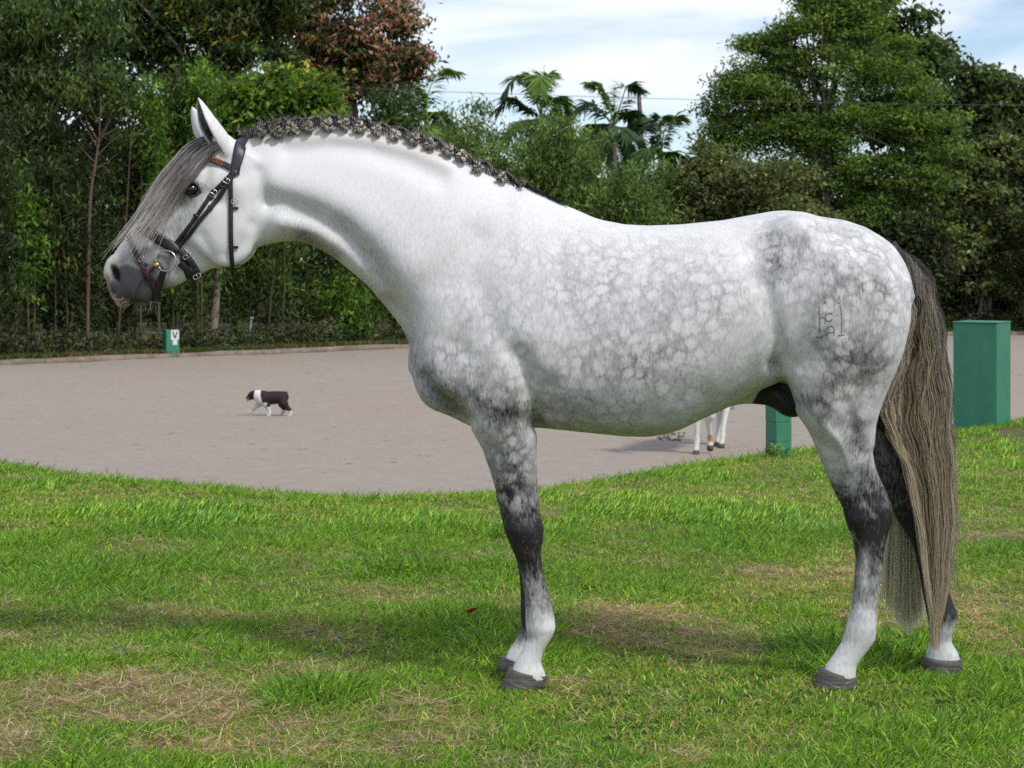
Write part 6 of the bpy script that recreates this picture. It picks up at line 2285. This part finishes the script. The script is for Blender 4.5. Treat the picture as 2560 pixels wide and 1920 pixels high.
# dressage letter box V
D = 49.2
cx_, bz = (427 - CX) * D / F, AZ + .05
w_, hh = .36, .70
th_ = R(28)
ctr = Vector((cx_, D, bz))
o = empty('letter_box', tuple(ctr), 'green dressage letter box with white sign V in front of the hedge', 'letter box')
bm_obj('casing', rot_bm(box_vq((-w_ / 2, -w_ / 2, -.05), (w_ / 2, w_ / 2, hh), .006), th_, ctr), M_GREEN, o)
M_WHITE = simple_mat('white_board', (.62, .62, .60), (.74, .74, .72), scale=12, rough=.5)
pn = bm_obj('sign_board', rot_bm(box_vq((-.055, -w_ / 2 - .012, hh - .265), (.165, -w_ / 2 - .001, hh - .005), .002), th_, ctr), M_WHITE, o)
bm_obj('small_board', rot_bm(box_vq((-.004, -w_ / 2 - .011, hh - .405), (.118, -w_ / 2 - .001, hh - .270), .002), th_, ctr), M_WHITE, o)
M_INK = simple_mat('letter_black', (.02, .02, .02), (.035, .035, .035), rough=.6)
a_ = Acc()
for s_ in (-1, 1):
    x0, x1 = .055 + s_ * .062, .055 + s_ * .004
    zt, zb = hh - .045, hh - .225
    wv_ = .018
    yf = -w_ / 2 - .0150 - (.0012 if s_ > 0 else 0)
    V = np.array([[x0 - wv_, yf, zt], [x0 + wv_, yf, zt], [x1 + wv_, yf, zb], [x1 - wv_, yf, zb]])
    V = np.vstack([V, V + [0, .0035, 0]])
    V = np.array([Matrix.Rotation(th_, 3, 'Z') @ Vector(v) + ctr for v in V])
    a_.add(V, np.array([(0, 3, 2, 1), (4, 5, 6, 7), (0, 1, 5, 4), (1, 2, 6, 5), (2, 3, 7, 6), (3, 0, 4, 7)]))
a_.build('letter', M_INK, pn, smooth=False)
a_ = Acc()
V = np.array([[.020, -w_ / 2 - .0135, hh - .32], [.095, -w_ / 2 - .0135, hh - .32], [.095, -w_ / 2 - .0135, hh - .345], [.02, -w_ / 2 - .0135, hh - .345]])
# thin leaning stake near the hedge
o = empty('stake', tuple(W(618, 872, 53.0) * [1, 1, 0] + [0, 0, AZ]), 'thin grey stake with a small cap leaning in the verge before the hedge', 'stake')
a_ = Acc()
pb = W(618, 872, 53.0)
pb[2] = AZ - .02
a_.tube(np.array([pb, W(629, 797, 53.0)]), .03, 8)
a_.build('pole', simple_mat('grey_paint', (.18, .20, .18), (.26, .28, .25), scale=10, rough=.6), o)
a_ = Acc()
a_.tube(np.array([W(629, 798, 53.0), W(629.6, 793, 53.0)]), .055, 8)
a_.build('cap', simple_mat('cap_grey', (.30, .31, .29), (.38, .38, .36), scale=10), o)
# wooden pole on the skyline
o = empty('utility_pole', tuple(W(1606, 600, 72) * [1, 1, 0] + [0, 0, AZ]), 'weathered leaning wooden pole standing up beside the palms', 'pole')
a_ = Acc()
pb = W(1612, 600, 72)
pb[2] = AZ
a_.tube(catmull([pb, W(1604, 385, 72), W(1597, 229, 72)], 10), np.linspace(.13, .085, 10), 10)
a_.build('pole', simple_mat('old_wood', (.10, .07, .05), (.24, .19, .15), scale=12, rough=.9, stretch=(1, 1, .2)), o)
# power cable across the view
o = empty('power_cable', tuple(W(1280, 240, 44)), 'thin dark power cable sagging across the whole view above the horse', 'cable')
a_ = Acc()
a_.tube(catmull([W(-900, 112, 44), W(0, 170, 44), W(620, 205, 44), W(1076, 228, 44), W(1817, 251, 44), W(2560, 263, 44), W(3400, 262, 44)], 60), .0062, 6)
a_.build('wire', simple_mat('cable_grey', (.05, .05, .055), (.08, .08, .085), rough=.5), o)
# a fallen brown leaf on the grass in front
p = W(1178, 1556, 7.05)
a_ = Acc()
V = np.array([[-.03, 0, .03], [0, -.02, .045], [.035, 0, .05], [0, .02, .04], [.0, 0, .025]]) + [p[0], 7.05, .01]
a_.add(V, None, np.array([(0, 1, 4), (1, 2, 4), (2, 3, 4), (3, 0, 4)]), (.16, .035, .02))
tag(a_.build('fallen_leaf', M_LEAF, None, smooth=False, origin=(p[0], 7.05, 0)), 'curled reddish brown dead leaf caught in the grass left of the forelegs', 'leaf')
# dung clods on the sand
a_ = Acc()
for i in range(60):
    D = rng.uniform(26.4, 27.8)
    x = (rng.uniform(1645, 1712) - CX) * D / F
    r_ = rng.uniform(.012, .032)
    p = np.array([x, D, AZ + r_ * .5])
    V = rand_unit(14) * r_ * rng.uniform(.7, 1.1, (14, 1)) + p
    bmx = bmesh.new()
    vs_ = [bmx.verts.new(v) for v in V]
    hull = bmesh.ops.convex_hull(bmx, input=vs_)
    bmx.verts.ensure_lookup_table()
    bmx.verts.index_update()
    idx = {v: k for k, v in enumerate(bmx.verts)}
    a_.add(np.array([v.co[:] for v in bmx.verts]), None, np.array([[idx[v] for v in f.verts] for f in bmx.faces if len(f.verts) == 3]))
    bmx.free()
tag(a_.build('dung_clods', simple_mat('dung', (.11, .09, .075), (.19, .16, .135), scale=30, rough=.95), None, smooth=False), 'scatter of dark clods on the sand below the belly', 'clods', kind='stuff')

# ------------------------------------------------------------------ the dog
def animal_mesh(f, step_smooth=4):
    V, Q = f.mesh()
    return lap_smooth(V, Q, step_smooth, .5), Q


DD = 30.8
zs = 220 / 2212


def dz(x, y, yo=0.0):
    p = W(560 + x * zs, 940 + y * zs, DD)
    return np.array([p[0], yo, p[2]])


def dch(f, pts, k=.03):
    f.chain([np.r_[dz(x, y, yo), r] for x, y, yo, r in pts], k)


lo_ = dz(480, 1060)
hi_ = dz(1780, 330)
df = Field((lo_[0], -.20, lo_[2]), (hi_[0], .20, hi_[2]), .009)
dch(df, [(900, 520, 0, .098), (1020, 560, 0, .112), (1250, 545, 0, .100), (1400, 530, 0, .088), (1500, 530, 0, .086)], .05)
dch(df, [(940, 530, 0, .10), (840, 490, 0, .082), (760, 470, 0, .066)], .04)
dch(df, [(740, 470, 0, .062), (690, 490, 0, .056), (630, 540, 0, .034), (575, 550, 0, .021)], .03)
dch(df, [(690, 560, 0, .026), (610, 590, 0, .015)], .015)
for s_ in (-1, 1):
    df.ellipsoid(dz(735, 460, s_ * .055), (.022, .014, .045), k=.015)
dch(df, [(980, 620, -.06, .07), (1090, 720, -.07, .045), (1140, 800, -.07, .030), (1165, 900, -.07, .022), (1150, 970, -.07, .022), (1105, 990, -.07, .020)], .03)
dch(df, [(930, 620, .06, .06), (850, 730, .06, .040), (740, 830, .06, .028), (650, 905, .06, .021), (610, 930, .06, .022)], .03)
dch(df, [(1460, 580, -.05, .085), (1520, 690, -.07, .068), (1590, 780, -.07, .040), (1670, 845, -.07, .026), (1695, 910, -.07, .021), (1670, 980, -.07, .021), (1640, 992, -.07, .019)], .03)
dch(df, [(1430, 600, .05, .08), (1440, 720, .06, .055), (1500, 810, .06, .035), (1530, 850, .06, .026), (1470, 920, .06, .021), (1430, 950, .06, .020)], .03)
dch(df, [(1510, 450, 0, .040), (1570, 412, 0, .018)], .03)
V, Q = animal_mesh(df)
V[:, 1] += DD
zx = ((CX + V[:, 0] * F / DD) - 560) / zs
zy = ((HY + (H - V[:, 2]) * F / DD) - 940) / zs
blk, wht, brn, pnk = np.array([.012, .012, .014]), np.array([.66, .62, .56]), np.array([.028, .018, .018]), np.array([.5, .25, .22])
c = np.where((zx < 770 - (zy - 480) * .1)[:, None], blk, np.where((zx < 930 + np.clip(zy - 430, 0, 400) * .22)[:, None], wht, brn))
c = np.where(((zx < 640) & (zy > 540))[:, None], np.array([.30, .2, .19]), c)
c = np.where((zx < 565)[:, None], blk, c)
legw = ((zy > 770) & (zx > 1080) & (zx < 1260)) | ((zy > 680) & (zx < 960) & (zx > 560)) | ((zy > 865) & (zx > 1380))
c = np.where(legw[:, None], wht, c)
c = np.where(((zy > 655) & (zx > 780) & (zx < 1100) & (zy < 760))[:, None], wht * .8, c)
dog = empty('dog', (float(V[:, 0].mean()), DD, AZ), 'dark brown and white dog trotting left across the sand arena, tongue out', 'dog')
M_FUR = hair_mat('dog_coat', rough=.7, spec=.2)
mesh_np('body', V, Q, M_FUR, dog, True, {'col': ('FLOAT_COLOR', 'POINT', rgba(c))})
a_ = Acc()
q_ = dz(600, 605)
a_.tube(catmull([dz(650, 585) + [0, DD, 0], q_ + [0, DD, 0], dz(585, 640) + [0, DD, 0]], 6), np.array([.010, .013, .014, .014, .012, .006]), 8, (.55, .16, .20))
a_.build('tongue', M_FUR, dog)
for s_ in (-1, 1):
    p = dz(668, 472, s_ * .047) + [0, DD, 0]
    a_ = Acc()
    a_.tube(np.array([p + [0, -s_ * .004, 0], p + [0, s_ * .006, 0]]), np.array([.008, .007]), 8)
    a_.build('eye', M_EYE, dog)

# ------------------------------------------------------------------ the white horse walking on the sand behind the stallion
wf = Field((-1.15, -.40, -.03), (1.45, .40, 1.95), .016)
ch = lambda *p, k=.06: wf.chain([np.array(q) for q in p], k)
ch((-.72, 0, 1.18, .22), (-.45, 0, 1.20, .27), (0, 0, 1.14, .27), (.35, 0, 1.16, .27), (.58, 0, 1.16, .21), k=.1)
ch((.50, 0, 1.22, .22), (.78, 0, 1.48, .14), (.98, 0, 1.68, .105), k=.08)
ch((.98, 0, 1.70, .10), (1.12, 0, 1.56, .095), (1.24, 0, 1.36, .062), (1.29, 0, 1.27, .055), k=.05)
for s_ in (-1, 1):
    ch((.97, s_ * .05, 1.78, .03), (.99, s_ * .06, 1.90, .012), k=.02)
    ch((.48, s_ * .12, 1.05, .14), (.50, s_ * .13, .80, .085), (.50, s_ * .12, .52, .055), k=.06)
    ch((-.66, s_ * .13, 1.10, .19), (-.60, s_ * .14, .85, .12), (-.78, s_ * .12, .56, .06), k=.06)
ch((.50, -.07, .52, .052), (.52, -.07, .48, .048), (.53, -.07, .22, .030), (.53, -.07, .17, .038), (.57, -.07, .07, .034), (.59, -.07, .0, .055), k=.02)
ch((.50, .07, .54, .052), (.47, .07, .48, .048), (.36, .07, .26, .030), (.33, .07, .21, .038), (.33, .07, .13, .034), (.35, .07, .075, .050), k=.02)
ch((-.78, -.06, .56, .06), (-.77, -.06, .5, .045), (-.72, -.06, .22, .032), (-.72, -.06, .16, .040), (-.66, -.06, .06, .035), (-.63, -.06, .0, .055), k=.02)
ch((-.70, .06, .56, .06), (-.66, .06, .5, .045), (-.52, .05, .24, .032), (-.50, .05, .17, .040), (-.45, .05, .07, .035), (-.42, .05, .01, .052), k=.02)
V, Q = animal_mesh(wf)
V[:, 2] = np.maximum(V[:, 2], .0)
lz = V[:, 2].copy()
lx = V[:, 0].copy()
ly = V[:, 1].copy()
hd = np.array([-.33, -.944])
lt = np.array([.944, -.33])
p1_, p2_ = W(1741, 1140, 24.55), None
org = np.array([p1_[0], 24.55]) - hd * .56 - lt * (-.07)
xy = org[None] + V[:, :1] * hd[None] + V[:, 1:2] * lt[None]
V = np.stack([xy[:, 0], xy[:, 1], AZ + .01 + V[:, 2]], 1)
c = np.broadcast_to(np.array([.62, .60, .56]), (len(V), 3)).copy()
hoofm = ((lz < .065) & (lx > .45)) | ((lz < .06) & (lx < 0)) | ((lz < .115) & (lx > .2) & (lx < .45) & (ly > 0))
c[hoofm] = (.09, .075, .065)
fet = (np.abs(lz - .21) < .05) & (ly > 0) & (lx > 0) & (lx < .45)
c[fet] = (.46, .30, .17)
c[(lx > 1.24)] = (.28, .24, .23)
wh_ = empty('horse', (org[0], org[1], AZ), 'white horse walking on the sand, only its lower legs showing under the belly', 'horse')
mesh_np('body', V, Q, M_FUR, wh_, True, {'col': ('FLOAT_COLOR', 'POINT', rgba(c))})
tl = [np.array([org[0], org[1], AZ]) + np.array([*(hd * a), b__]) for a, b__ in ((-.9, 1.28), (-1.02, 1.15), (-1.06, .85), (-1.04, .5))]
a_ = Acc()
a_.tube(catmull(tl, 12), np.interp(np.arange(12), [0, 3, 8, 11], [.03, .06, .07, .02]), 10, (.5, .47, .42))
a_.build('tail', M_FUR, wh_)
